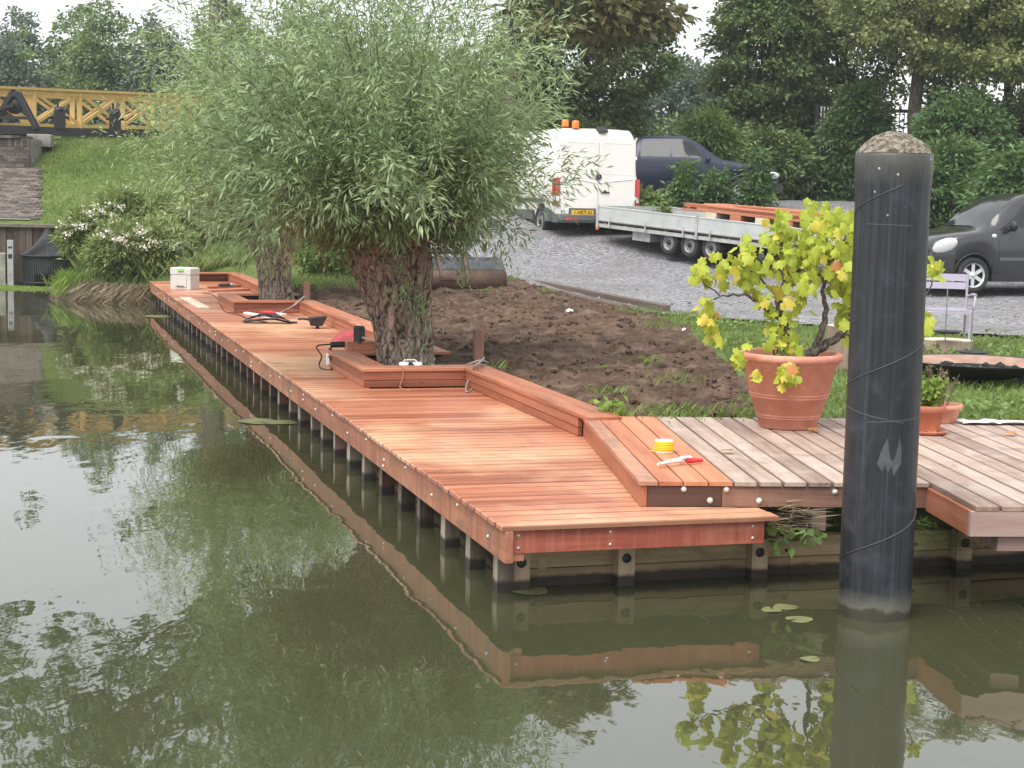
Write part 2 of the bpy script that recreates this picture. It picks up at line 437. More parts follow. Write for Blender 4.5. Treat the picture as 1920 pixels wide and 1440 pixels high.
def bark(name, a, b, sc=9, stretch=.22, d=.05):
    m, n, l, p = newmat(name)
    tc = n.new('ShaderNodeTexCoord'); mp = n.new('ShaderNodeMapping')
    mp.inputs['Scale'].default_value = (1, 1, stretch)
    l.new(tc.outputs['Object'], mp.inputs['Vector'])
    wv = tnoise(n, l, tc.outputs['Object'], 3.0, 3)
    ad = n.new('ShaderNodeVectorMath'); ad.operation = 'ADD'
    cx = n.new('ShaderNodeCombineXYZ')
    ww = mathn(n, l, 'MULTIPLY', mathn(n, l, 'SUBTRACT', wv, .5), .35)
    for i in range(3): l.new(ww, cx.inputs[i])
    l.new(mp.outputs[0], ad.inputs[0]); l.new(cx.outputs[0], ad.inputs[1])
    vo = n.new('ShaderNodeTexVoronoi'); vo.feature = 'DISTANCE_TO_EDGE'; vo.inputs['Scale'].default_value = sc * 1.3
    l.new(ad.outputs[0], vo.inputs['Vector'])
    f = tnoise(n, l, ad.outputs[0], sc * 2.2, 6, .65)
    crack = ramp(n, [(.0, 0.0), (.16, 1.0)]); l.new(vo.outputs['Distance'], crack.inputs[0])
    h = mathn(n, l, 'ADD', mathn(n, l, 'MULTIPLY', crack.outputs[0], .16), mathn(n, l, 'MULTIPLY', f, 1.0))
    r = ramp(n, [(.46, a), (.62, [(x + y) * .5 for x, y in zip(a, b)]), (.80, b)]); l.new(h, r.inputs[0])
    l.new(r.outputs[0], p.inputs['Base Color']); p.inputs['Roughness'].default_value = .9
    p.inputs['Specular IOR Level'].default_value = .2
    bump(n, l, p, h, 1.0, d)
    return m
M['bark'] = bark('willow_bark', (.065, .045, .035), (.56, .43, .345), 11, .16, .05)
M['bark_d'] = bark('dark_bark', (.05, .04, .03), (.17, .14, .11))
M['bark_g'] = bark('grey_bark', (.08, .07, .06), (.26, .23, .20))
M['vine_bark'] = bark('vine_bark', (.06, .05, .045), (.22, .185, .16), 22, .4, .02)
M['twig'] = plain('twig', (.13, .12, .055), .7)
M['twig_d'] = plain('dark_twig', (.05, .042, .03), .8)
M['deadleaf'] = leafmat('dead_willow_leaf', (.22, .12, .07), (.42, .27, .17), .2)

M['willow'] = leafmat('willow_leaf', (0.045, 0.0823, 0.0371), (0.375, 0.488, 0.249), .32, rough=.38, clump=1.2, amt=.8)
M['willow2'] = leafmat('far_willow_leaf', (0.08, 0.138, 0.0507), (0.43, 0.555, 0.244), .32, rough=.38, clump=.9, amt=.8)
M['maple'] = leafmat('dark_green_leaf', (0.0246, 0.0499, 0.019), (0.213, 0.296, 0.109), .25, clump=.9, amt=.8)
M['maple2'] = leafmat('mid_green_leaf', (.04, .08, .035), (.25, .34, .14), .25, clump=.9, amt=.8)
M['olive'] = leafmat('olive_green_leaf', (0.0649, 0.092, 0.0352), (0.319, 0.349, 0.138), .25, clump=.9, amt=.9)
M['chestnut'] = leafmat('browning_chestnut_leaf', (0.0607, 0.069, 0.0275), (0.209, 0.193, 0.0758), .25, clump=.5)
M['shrub'] = leafmat('shrub_leaf', (0.044, 0.096, 0.0318), (0.146, 0.252, 0.0866), .25, clump=.8)
M['brightleaf'] = leafmat('bright_shrub_leaf', (0.069, 0.127, 0.0345), (0.23, 0.333, 0.092), .3, clump=.8)
M['bankleaf'] = leafmat('bank_plant_leaf', (0.121, 0.181, 0.0544), (0.363, 0.46, 0.158), .3, clump=1.2)
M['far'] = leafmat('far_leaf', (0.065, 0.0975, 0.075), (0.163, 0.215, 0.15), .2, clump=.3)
M['herb'] = leafmat('herb_leaf', (.10, .19, .03), (.30, .42, .09), .3, clump=3)
M['weed'] = leafmat('weed_leaf', (.06, .12, .025), (.24, .34, .10), .3, clump=1.5)
M['grassblade'] = leafmat('grass_blade', (.07, .13, .025), (.25, .33, .09), .3, tint=(.42, .38, .18), clump=1.2)
M['lawnblade'] = leafmat('lawn_blade', (0.0504, 0.112, 0.022), (0.224, 0.325, 0.0715), .3, tint=(0.37, 0.347, 0.143), clump=.9, amt=.85)
M['dryreed'] = leafmat('dry_reed', (.13, .10, .065), (.36, .29, .19), .2, clump=2)
M['flower'] = leafmat('pale_flower', (.74, .64, .56), (.92, .90, .80), .2, clump=3)
M['vl'] = leafmat('lime_vine_leaf', (.27, .36, .03), (.50, .56, .07), .35, clump=5)
M['vy'] = leafmat('yellow_vine_leaf', (.58, .52, .06), (.72, .62, .13), .35, clump=5)
M['vb'] = leafmat('brown_vine_leaf', (.40, .16, .05), (.58, .27, .09), .2, clump=5)
M['pad'] = leafmat('lily_pad', (.11, .125, .05), (.22, .23, .10), .1, clump=4)
M['duck'] = plain('duckweed', (.26, .38, .06), .6, var=.4, scale=8, bmp=.6, bscale=40)

def soilmat():
    m, n, l, p = newmat('dug_soil')
    ge = n.new('ShaderNodeNewGeometry')
    f = tnoise(n, l, ge.outputs['Position'], 3.0, 8, .7)
    r = ramp(n, [(.30, (.034, .021, .014)), (.5, (.112, .072, .050)), (.70, (.22, .155, .115))]); l.new(f, r.inputs[0])
    f2 = tnoise(n, l, ge.outputs['Position'], 14, 6, .7, .6)
    rr = ramp(n, [(.60, 0.0), (.72, 1.0)]); l.new(f2, rr.inputs[0])
    l.new(mixc(n, l, r.outputs[0], (.23, .165, .12), mathn(n, l, 'MULTIPLY', rr.outputs[0], .5)), p.inputs['Base Color'])
    p.inputs['Roughness'].default_value = .95; p.inputs['Specular IOR Level'].default_value = .2
    bump(n, l, p, tnoise(n, l, ge.outputs['Position'], 22, 6, .7), 1.0, .03)
    return m
M['soil'] = soilmat()
def gravelmat():
    m, n, l, p = newmat('grey_gravel')
    ge = n.new('ShaderNodeNewGeometry')
    v = n.new('ShaderNodeTexVoronoi'); v.inputs['Scale'].default_value = 22
    l.new(ge.outputs['Position'], v.inputs['Vector'])
    sep = n.new('ShaderNodeSeparateColor'); l.new(v.outputs['Color'], sep.inputs[0])
    r = ramp(n, [(0, (.10, .10, .108)), (.5, (.195, .195, .21)), (1, (.36, .355, .36))]); l.new(sep.outputs[0], r.inputs[0])
    f = tnoise(n, l, ge.outputs['Position'], .55, 6, .7, .8)
    rr = ramp(n, [(.45, 0.0), (.7, 1.0)]); l.new(f, rr.inputs[0])
    l.new(mixc(n, l, r.outputs[0], (.16, .15, .14), mathn(n, l, 'MULTIPLY', rr.outputs[0], .85)), p.inputs['Base Color'])
    p.inputs['Roughness'].default_value = .9
    bump(n, l, p, v.outputs['Distance'], .8, .03)
    return m
M['gravel'] = gravelmat()
M['stone'] = leafmat('gravel_stone', (.09, .09, .095), (.36, .355, .35), 0, clump=2)
def earthmat():
    m, n, l, p = newmat('grassy_earth')
    ge = n.new('ShaderNodeNewGeometry')
    f = tnoise(n, l, ge.outputs['Position'], 1.2, 7, .65)
    r = ramp(n, [(.32, (.060, .085, .025)), (.55, (.115, .165, .045)), (.72, (.19, .20, .075))]); l.new(f, r.inputs[0])
    l.new(r.outputs[0], p.inputs['Base Color']); p.inputs['Roughness'].default_value = .95
    p.inputs['Specular IOR Level'].default_value = .2
    bump(n, l, p, tnoise(n, l, ge.outputs['Position'], 18, 5), .8, .03)
    return m
M['earth'] = earthmat()
def watermat():
    m, n, l, p = newmat('canal_water')
    ge = n.new('ShaderNodeNewGeometry')
    p.inputs['Base Color'].default_value = (.050, .053, .027, 1)
    p.inputs['Roughness'].default_value = .015
    p.inputs['IOR'].default_value = 1.8
    mp = n.new('ShaderNodeMapping'); mp.inputs['Rotation'].default_value = (0, 0, .35); mp.inputs['Scale'].default_value = (1.0, .55, 1)
    l.new(ge.outputs['Position'], mp.inputs['Vector'])
    a = tnoise(n, l, mp.outputs[0], 1.6, 2, .5, .3)
    b = tnoise(n, l, mp.outputs[0], 6.5, 2, .5)
    big = tnoise(n, l, ge.outputs['Position'], .16, 2)
    rr = ramp(n, [(.38, .25), (.62, 1.0)]); l.new(big, rr.inputs[0])
    h = mathn(n, l, 'ADD', a, mathn(n, l, 'MULTIPLY', b, .16))
    h = mathn(n, l, 'MULTIPLY', h, rr.outputs[0])
    bump(n, l, p, h, 1.0, .010)
    return m
M['water'] = watermat()
def polemat():
    m, n, l, p = newmat('black_pile_sleeve')
    tc = n.new('ShaderNodeTexCoord')
    sx = n.new('ShaderNodeSeparateXYZ'); l.new(tc.outputs['Object'], sx.inputs[0])
    mp = n.new('ShaderNodeMapping'); mp.inputs['Scale'].default_value = (34, 34, .30); l.new(tc.outputs['Object'], mp.inputs['Vector'])
    st = tnoise(n, l, mp.outputs[0], 1.6, 5, .65)
    r = ramp(n, [(.38, (.008, .0095, .0125)), (.55, (.020, .0225, .028)), (.72, (.052, .056, .064))]); l.new(st, r.inputs[0])
    bl = tnoise(n, l, tc.outputs['Object'], 5.5, 6, .65, .6)
    r2 = ramp(n, [(.5, 0.0), (.72, 1.0)]); l.new(bl, r2.inputs[0])
    c = mixc(n, l, r.outputs[0], (.06, .067, .082), mathn(n, l, 'MULTIPLY', r2.outputs[0], .6))
    # lime crust at the waterline and grime under the cap
    jit = mathn(n, l, 'MULTIPLY', mathn(n, l, 'SUBTRACT', tnoise(n, l, tc.outputs['Object'], 9, 4), .5), .12)
    zz = mathn(n, l, 'ADD', sx.outputs[2], jit)
    mr = n.new('ShaderNodeMapRange'); mr.inputs[1].default_value = .17; mr.inputs[2].default_value = .07; l.new(zz, mr.inputs[0])
    c = mixc(n, l, c, (.24, .23, .18), mathn(n, l, 'MULTIPLY', mr.outputs[0], .5))
    mr2 = n.new('ShaderNodeMapRange'); mr2.inputs[1].default_value = .075; mr2.inputs[2].default_value = .05; l.new(zz, mr2.inputs[0])
    c = mixc(n, l, c, (.045, .04, .025), mr2.outputs[0])
    mr3 = n.new('ShaderNodeMapRange'); mr3.inputs[1].default_value = 2.38; mr3.inputs[2].default_value = 2.58; l.new(zz, mr3.inputs[0])
    c = mixc(n, l, c, (.13, .125, .11), mathn(n, l, 'MULTIPLY', mr3.outputs[0], .8))
    # bird spots
    vo = n.new('ShaderNodeTexVoronoi'); vo.inputs['Scale'].default_value = 13; l.new(tc.outputs['Object'], vo.inputs['Vector'])
    sp = ramp(n, [(.06, 1.0), (.10, 0.0)]); l.new(vo.outputs['Distance'], sp.inputs[0])
    mr4 = n.new('ShaderNodeMapRange'); mr4.inputs[1].default_value = 1.9; mr4.inputs[2].default_value = 2.5; l.new(sx.outputs[2], mr4.inputs[0])
    c = mixc(n, l, c, (.6, .58, .5), mathn(n, l, 'MULTIPLY', sp.outputs[0], mr4.outputs[0]))
    l.new(c, p.inputs['Base Color'])
    rr = ramp(n, [(.4, .36), (.7, .6)]); l.new(bl, rr.inputs[0]); l.new(rr.outputs[0], p.inputs['Roughness'])
    bump(n, l, p, st, .25, .004)
    return m
M['pole'] = polemat()
def mossmat():
    m, n, l, p = newmat('mossy_cap')
    tc = n.new('ShaderNodeTexCoord')
    f = tnoise(n, l, tc.outputs['Object'], 30, 7, .75, .4)
    r = ramp(n, [(.34, (.045, .034, .018)), (.46, (.15, .115, .06)), (.54, (.30, .265, .22)), (.68, (.46, .43, .39))]); l.new(f, r.inputs[0])
    l.new(r.outputs[0], p.inputs['Base Color']); p.inputs['Roughness'].default_value = .95
    bump(n, l, p, f, 1.0, .03)
    return m
M['moss'] = mossmat()
def brickmat():
    m, n, l, p = newmat('worn_brick')
    tc = n.new('ShaderNodeTexCoord'); ge = n.new('ShaderNodeNewGeometry')
    f = mathn(n, l, 'ADD', mathn(n, l, 'MULTIPLY', ge.outputs['Random Per Island'], .6), mathn(n, l, 'MULTIPLY', tnoise(n, l, tc.outputs['Object'], 1.5, 5), .5))
    r = ramp(n, [(.2, (.055, .045, .038)), (.55, (.115, .093, .08)), (.9, (.19, .16, .14))]); l.new(f, r.inputs[0])
    l.new(r.outputs[0], p.inputs['Base Color']); p.inputs['Roughness'].default_value = .9
    bump(n, l, p, tnoise(n, l, tc.outputs['Object'], 30, 4), .5, .01)
    return m
M['brick'] = brickmat()

# ================================================================== SETTING
def interp(x, xs, ys): return float(np.interp(x, xs, ys))
def sstep(a, b, x):
    t = min(1, max(0, (x - a) / (b - a))); return t * t * (3 - 2 * t)
def land(x, y):
    """>0 on land, metres from the water's edge."""
    n_, s_ = DKI(x, y)
    if s_ < 25.6:
        return min(n_ - .42, s_ - .52)
    edge = interp(s_, [25.6, 26.2, 27.5, 31.6, 33], [.3, -.7, -1.5, -.7, -.4])
    a = n_ - edge
    b = y - 39.45
    return max(a, b)
def ground_z(x, y):
    zr = interp(y, [26, 30, 33, 34.5, 35.4, 37.2, 41, 46], [.56, .62, .78, .90, 1.0, 1.38, 2.05, 2.3])
    zl = interp(y, [31, 33.5, 36, 39.5, 45.3, 47.5], [.35, .45, .85, 1.42, 3.58, 3.75])
    t = sstep(-3.5, -8.5, x)
    z = zr * (1 - t) + zl * t
    n_, s_ = DKI(x, y)
    u_, v_ = UDI(x, y)
    if s_ < 25.6:
        if n_ < 1.86: z = min(z, .22 + .30 * sstep(1.70, 1.86, n_))
        if u_ > -.35 and v_ < 3.0:
            z = min(z, interp(v_, [-.1, .6, 2.5, 2.85], [.20, .34, .44, .56]))
    d = land(x, y)
    if d < .25:
        z = z + (-1.2 - z) * sstep(.25, -.15, d)
    return z
def gz(x, y): return ground_z(x, y)

xs = np.unique(np.concatenate([np.linspace(-260, -32, 12), np.arange(-32, -14, 1.0), np.arange(-14, 12, .22), np.arange(12, 45, 1.0), np.linspace(45, 260, 12)]))
ys = np.unique(np.concatenate([np.linspace(-8, 8, 9), np.arange(8, 48, .22), np.arange(48, 90, 1.5), np.linspace(90, 360, 12)]))
P = [[(float(x), float(y), ground_z(x, y) + .03 * (mnoise.noise((x * .7, y * .7, 0)) if land(x, y) > .4 else 0)) for x in xs] for y in ys]
structure('ground', MB().grid(P), M['earth'])
wm = MB(); wm.grid([[(x, y, 0) for x in (-259, 259)] for y in (-120, 359)], False)
structure('water', wm, M['water'])

def poly_in(px, py, poly):
    c = False
    j = len(poly) - 1
    for i in range(len(poly)):
        xi, yi = poly[i]; xj, yj = poly[j]
        if (yi > py) != (yj > py) and px < (xj - xi) * (py - yi) / (yj - yi) + xi: c = not c
        j = i
    return c
def sheet(poly, step, zf):
    x0, x1 = min(p[0] for p in poly), max(p[0] for p in poly)
    y0, y1 = min(p[1] for p in poly), max(p[1] for p in poly)
    nx, ny = int((x1 - x0) / step) + 2, int((y1 - y0) / step) + 2
    idx, V, Fc = {}, [], []
    def vid(i, j):
        if (i, j) not in idx:
            x, y = x0 + i * step, y0 + j * step
            idx[(i, j)] = len(V); V.append((x, y, zf(x, y)))
        return idx[(i, j)]
    for i in range(nx):
        for j in range(ny):
            if poly_in(x0 + (i + .5) * step, y0 + (j + .5) * step, poly):
                Fc.append((vid(i, j), vid(i + 1, j), vid(i + 1, j + 1), vid(i, j + 1)))
    mb = MB(); mb.add(V, Fc, True)
    return mb
GRAVEL = [(-.2, 32.3), (2.1, 24.9), (3.3, 24.0), (5.0, 22.6), (6.9, 21.9), (12, 20.5), (20, 19), (26, 24), (26, 46), (8, 46), (-3.5, 44), (-3.6, 34)]
structure('gravel_yard', sheet(GRAVEL, .2, lambda x, y: gz(x, y) + .035 + .02 * mnoise.noise((x * 1.3, y * 1.3, 5))), M['gravel'])

w1 = [DK(1.80, s_) for s_ in (3.3, 20.3)]
SOIL = [(w1[0].x, w1[0].y), (w1[1].x, w1[1].y), (-3.2, 30.0), (-1.4, 30.8), (-.1, 32.1), (2.0, 24.6), (2.3, 22), (2.2, 20), (2.25, 17), (2.2, 15.5), (1.95, 13.2), UD(.6, 2.86)[:2], UD(-.3, 2.86)[:2]]
def soil_z(x, y):
    n_, s_ = DKI(x, y)
    v = mnoise.fractal((x * 1.1, y * 1.1, 3.0), 1.0, 2.1, 3) * .03 + mnoise.fractal((x * 3.6, y * 5.5, 9.0), .5, 2.2, 6) * .07 + mnoise.noise((x * 11, y * 14, 3)) * .022
    v += .022 * abs(mnoise.noise((x * 1.0 + y * .5, y * .55, 6))) + .028 * (1 - abs(mnoise.noise((x * 2.6, y * 1.4, 12)))) ** 3
    v += .07 * math.exp(-((x - .0) ** 2 + (y - 17.6) ** 2) / .5) - .05 * math.exp(-((x - .5) ** 2 + (y - 17.2) ** 2) / .5)
    v += .10 * math.exp(-((x + 2.5) ** 2 / .8 + (y - 22.5) ** 2 / 6))
    edge = sstep(1.80, 2.3, n_)
    return max(gz(x, y) if n_ > 2 else .54, .54) + .018 + v * (.4 + .6 * edge)
soil = structure('soil', sheet(SOIL, .05, soil_z), M['soil'])
soil.location.z = .0
for nm_, (b0, b1), top_ in (('soil', (6.66, 8.44), .50), ('soil', (16.48, 18.44), .44)):
    pl4 = [tuple(DK(n_, s_)[:2]) for n_, s_ in ((.58, b0), (1.92, b0), (1.92, b1), (.58, b1))]
    structure(nm_, sheet(pl4, .06, lambda x, y: top_ + .10 * sstep(1.0, 1.8, DKI(x, y)[0]) + .05 * mnoise.fractal((x * 5, y * 5, 2), .8, 2.2, 4)), M['soil'])
# loose clods lying on the dug earth
def lump(c, r, rnd, n=1):
    ico = [(0, 0, 1), (.89, 0, .45), (.28, .85, .45), (-.72, .53, .45), (-.72, -.53, .45), (.28, -.85, .45), (.72, .53, -.45), (-.28, .85, -.45), (-.89, 0, -.45), (-.28, -.85, -.45), (.72, -.53, -.45), (0, 0, -1)]
    fc = [(0, 1, 2), (0, 2, 3), (0, 3, 4), (0, 4, 5), (0, 5, 1), (1, 6, 2), (2, 7, 3), (3, 8, 4), (4, 9, 5), (5, 10, 1), (6, 7, 2), (7, 8, 3), (8, 9, 4), (9, 10, 5), (10, 6, 1), (11, 7, 6), (11, 8, 7), (11, 9, 8), (11, 10, 9), (11, 6, 10)]
    sx, sy, sz = (r * rnd.uniform(.7, 1.3) for _ in range(3))
    return [(c[0] + p[0] * sx * rnd.uniform(.75, 1.2), c[1] + p[1] * sy * rnd.uniform(.75, 1.2), c[2] + p[2] * sz * .7 * rnd.uniform(.75, 1.2)) for p in ico], fc
cl = MB(); k = 0
while k < 5200:
    x, y = R.uniform(-4.2, 2.2), R.uniform(12.8, 31)
    if not poly_in(x, y, SOIL): continue
    dens = mnoise.noise((x * .9, y * .9, 2))
    if dens < R.uniform(-.5, .4): continue
    r = .009 + .040 * R.random() ** 4
    cl.add(*lump((x, y, soil_z(x, y) + r * .15), r, R)); k += 1
st_ = MB(); k = 0
while k < 2600:
    x, y = R.uniform(-.5, 14), R.uniform(20, 38)
    if not poly_in(x, y, GRAVEL): continue
    r = .008 + .022 * R.random() ** 2
    st_.add(*lump((x, y, gz(x, y) + .035 + r * .2), r, R)); k += 1
tag(link('gravel_stones', st_.mesh('gravel_stones'), M['stone']), 'loose grey stones lying on the gravel yard', 'gravel', None, 'stuff')
tag(link('soil_clods', cl.mesh('soil_clods'), M['soil']), 'loose brown clods lying on the dug soil', 'soil', None, 'stuff')

# ================================================================== LOWER DECK
def setmat(me, mat):
    if len(me.materials) == 0: me.materials.append(mat)
    return me
def boxmesh(name, mat, *a, ch=.004):
    return setmat(MB().box(*a, ch=ch).mesh(name), mat)
deck = thing('timber_deck', 'long low landing deck of new orange-red hardwood boards along the water', 'deck', DK(0, 0, 0), PSI)
PITCH_B = .150
B1, B2, LEN = (6.64, 8.46), (16.46, 18.46), 25.5
NF, NW = .54, 1.53                  # front faces of the tree boxes, and of the main edging line
cache = {}
def plank(x0, x1, y):
    key = (round(x1 - x0, 2))
    if key not in cache: cache[key] = boxmesh('plank', M['deck'], 0, x1 - x0, 0, .1385, -.028, 0, ch=.006)
    o = link('plank', cache[key], None, deck, (x0, y, ZD + R.uniform(-.0012, .0012)), (0, 0, R.uniform(-.0007, .0007)))
for i in range(int(LEN / PITCH_B)):
    y = -.03 + i * PITCH_B
    over = -.03 + R.uniform(-.003, .003)
    if y < 3.35: x1 = 1.65
    elif B1[0] - .02 < y + .07 < B1[1] + .02 or B2[0] - .02 < y + .07 < B2[1] + .02: x1 = NF + .05
    else: x1 = NW + .05
    plank(over, x1, y)
# long fascia, in lengths butted end to end
ys_ = [-.035, 3.55, 7.1, 10.6, 14.2, 17.7, 21.4, 25.5]
for a_, b_ in zip(ys_[:-1], ys_[1:]):
    me = boxmesh('fascia_board', M['fascia'], -.012, .034, 0, b_ - a_ - .004, 0, .178, ch=.003)
    link('fascia_board', me, None, deck, (0, a_, .252))
me = boxmesh('front_fascia_board', M['front_fascia'], 0, 1.535, -.002, .036, 0, .132, ch=.003)
link('front_fascia_board', me, None, deck, (.037, .004, .298), None)['label'] = 'deep red board across the near end of the deck'
me = boxmesh('joist', M['cap_y'], 0, .075, 0, 25.4, 0, .09, ch=.003)
for x in (.037, .85, 1.40): link('joist', me, None, deck, (x, .07 if x > .1 else .012, .252 if x < .1 else .34))
bm = setmat(MB().lathe([(0, .010), (.008, .008), (.011, .004), (.012, 0), (.012, -.004)], 10, axis='x').mesh('bolt'), M['bolt'])
bmf = setmat(MB().lathe([(0, -.008), (.007, -.006), (.009, 0), (.009, .004)], 8, axis='y').mesh('screw'), M['bolt'])
ybolt = .25
for i in range(34):
    y = .28 + i * .72 + R.uniform(-.08, .08)
    z = .335 + (.055 if i % 2 else -.0)
    o = link('bolt', bm, None, deck, (-.012, y, z)); o.rotation_euler = (0, 0, PI)
    if i % 5 == 4:
        o = link('bolt', bm, None, deck, (-.012, y + .03, z - .05)); o.rotation_euler = (0, 0, PI)
for x, z in ((.075, .40), (.075, .328), (.62, .40), (.62, .328), (1.50, .40), (1.50, .33)):
    link('screw', bmf, None, deck, (x, .002, z))
# posts along the water's edge
pm = {}
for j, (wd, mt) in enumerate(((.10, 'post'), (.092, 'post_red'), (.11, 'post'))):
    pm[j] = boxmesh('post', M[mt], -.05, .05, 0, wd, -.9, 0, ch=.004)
    pm[j].materials.append(M['post_lit']); pm[j].polygons[4].material_index = 1       # weathered water face painted as lit; soaked other faces as in deck shade
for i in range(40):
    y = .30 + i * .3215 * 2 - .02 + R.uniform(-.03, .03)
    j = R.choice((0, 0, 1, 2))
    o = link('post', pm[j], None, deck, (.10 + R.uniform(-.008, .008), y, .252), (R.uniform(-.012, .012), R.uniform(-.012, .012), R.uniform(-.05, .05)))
# ------------------------------------------------------------------ raised edging (two boards and a cap)
ZC = ZD + .155
def edging(name, label, runs, group='raised edgings along the deck'):
    t = thing(name, label, 'deck edging', DK(0, 0, 0), PSI, group)
    for (axis, fx, a0, a1, side, caps) in runs:
        """axis 'y': board face at x=fx, from y=a0..a1; side = -1 face towards -axis"""
        th = .034
        for z0, z1 in ((.004, .064), (.071, .153)):
            if axis == 'y': args = (fx, fx + th * side, a0, a1)
            else: args = (a0, a1, fx, fx + th * side)
            x0, x1, y0, y1 = min(args[:2]), max(args[:2]), min(args[2:]), max(args[2:])
            # long runs are made of several lengths
            n = max(1, int(round(max(x1 - x0, y1 - y0) / 3.9)))
            for q in range(n):
                if axis == 'y':
                    l0 = y0 + (y1 - y0) * q / n; l1 = y0 + (y1 - y0) * (q + 1) / n - (.004 if q < n - 1 else 0)
                    me = boxmesh('edging_board', M['board_y'], 0, x1 - x0, 0, l1 - l0, 0, z1 - z0, ch=.003)
                    link('edging_board', me, None, t, (x0, l0, ZD + z0))
                else:
                    l0 = x0 + (x1 - x0) * q / n; l1 = x0 + (x1 - x0) * (q + 1) / n - (.004 if q < n - 1 else 0)
                    me = boxmesh('edging_board', M['board_x'], 0, l1 - l0, 0, y1 - y0, 0, z1 - z0, ch=.003)
                    link('edging_board', me, None, t, (l0, y0, ZD + z0))
        if caps:
            cx0, cx1, cy0, cy1 = caps
            ln = max(cx1 - cx0, cy1 - cy0); n = max(1, int(round(ln / 3.6)))
            for q in range(n):
                if cy1 - cy0 >= cx1 - cx0:
                    l0 = cy0 + (cy1 - cy0) * q / n; l1 = cy0 + (cy1 - cy0) * (q + 1) / n - .003
                    me = boxmesh('cap_board', M['cap_y'], 0, cx1 - cx0, 0, l1 - l0, 0, .030, ch=.005)
                    link('cap_board', me, None, t, (cx0, l0, ZC))
                else:
                    me = boxmesh('cap_board', M['cap_x'], 0, cx1 - cx0, 0, cy1 - cy0, 0, .030, ch=.005)
                    link('cap_board', me, None, t, (cx0, cy0, ZC))
    return t
W = .255
OV = .018
edging('straight_edging', 'straight low timber edging running from the near tree box to the old deck',
       [('y', NW, 3.28, B1[0] - .0, 1, (NW - OV, NW + W, 3.0, B1[0] - OV - .002))])
edging('tree_box', 'three-sided timber box round the foot of the big near willow',
       [('x', B1[0], NF, NW + .034, 1, (NF - OV, NW + W, B1[0] - OV, B1[0] + W)),
        ('y', NF, B1[0] + .036, B1[1] - .036, 1, (NF - OV, NF + W, B1[0] + W + .003, B1[1] - W - .003)),
        ('x', B1[1], NF, NW + .034, -1, (NF - OV, NW + W, B1[1] - W, B1[1] + OV))])
edging('straight_edging', 'straight timber edging between the near and the far tree box, beside the soil',
       [('y', NW, B1[1] + .002, B2[0] - .002, 1, (NW - OV, NW + W, B1[1] + OV + .003, B2[0] - OV - .003))])
edging('tree_box', 'timber box round the foot of the second, farther willow',
       [('x', B2[0], NF, NW + .034, 1, (NF - OV, NW + W, B2[0] - OV, B2[0] + W)),
        ('y', NF, B2[0] + .036, B2[1] - .036, 1, (NF - OV, NF + W, B2[0] + W + .003, B2[1] - W - .003)),
        ('x', B2[1], NF, NW + .034, -1, (NF - OV, NW + W, B2[1] - W, B2[1] + OV))])
edging('corner_edging', 'timber edging that turns the far corner of the deck by the white crate',
       [('y', NW, B2[1] + .002, LEN - .036, 1, (NW - OV, NW + W, B2[1] + OV + .003, LEN - W)),
        ('x', LEN, .55, NW + .034, -1, (.53, NW + W, LEN - W + .003, LEN + OV))])
# board wedged across the near tree box, behind the trunk
solo('loose_board', 'short offcut lying on the rear rim of the near tree box, under the hammer', 'board',
     MB().box(0, .62, 0, .14, 0, .09, ch=.004), M['cap_x'], DK(NF + .18, B1[1] - .02, ZC + .031), PSI)
for k, (s_, n_, lab) in enumerate(((7.72, 1.95, 'short upright timber stake in the soil right of the near tree box'), (17.65, 1.84, 'short upright timber stake at the corner of the far tree box'))):
    p_ = DK(n_, s_)
    solo('stake', lab, 'stake', MB().box(-.05, .05, -.035, .035, -.5, .34 if k == 0 else .30, ch=.006), M['stake'], (p_.x, p_.y, .58), PSI, 'stakes behind the edging')

# ================================================================== UPPER DECK
ud = thing('weathered_deck', 'raised older deck of greyed boards with four new orange boards at its edge', 'deck', UD(0, 0, 0), PSI2)
cm = {}
def uplank(x0, wd, y0, y1, mat, z=0):
    key = (round(wd, 3), round(y1 - y0, 2), mat)
    if key not in cm: cm[key] = boxmesh('plank', M[mat], 0, wd, 0, y1 - y0, -.028, 0, ch=.004)
    return link('plank', cm[key], None, ud, (x0, y0, ZU + z), (0, 0, R.uniform(-.001, .001)))
M['newplank'] = wood('new_orange_board', [(.36, .115, .055), (.55, .215, .11), (.65, .32, .19)], 1, .5, .25, stain=((.40, .10, .03), 3.4, .60, .66, .6))
M['cheek'] = wood('stained_edge_board', [(.22, .09, .05), (.38, .17, .10), (.52, .27, .18)], 1, .5, .25, stain=((.24, .14, .10), 3.0, .47, .60, .6))
uplank(-.265, .110, -.085, 2.86, 'cheek').name = 'new_plank'
for x in (-.15, 0, .15): uplank(x + .004, .140, -.085, 2.86, 'newplank').name = 'new_plank'
x = .30
while x < 9.0:
    y0 = -.085 if x < 1.45 else -.84
    o = uplank(x + .004, .139, y0, 2.86 if x < 6 else 2.86, 'weathered', R.uniform(-.001, .001))
    x += .15
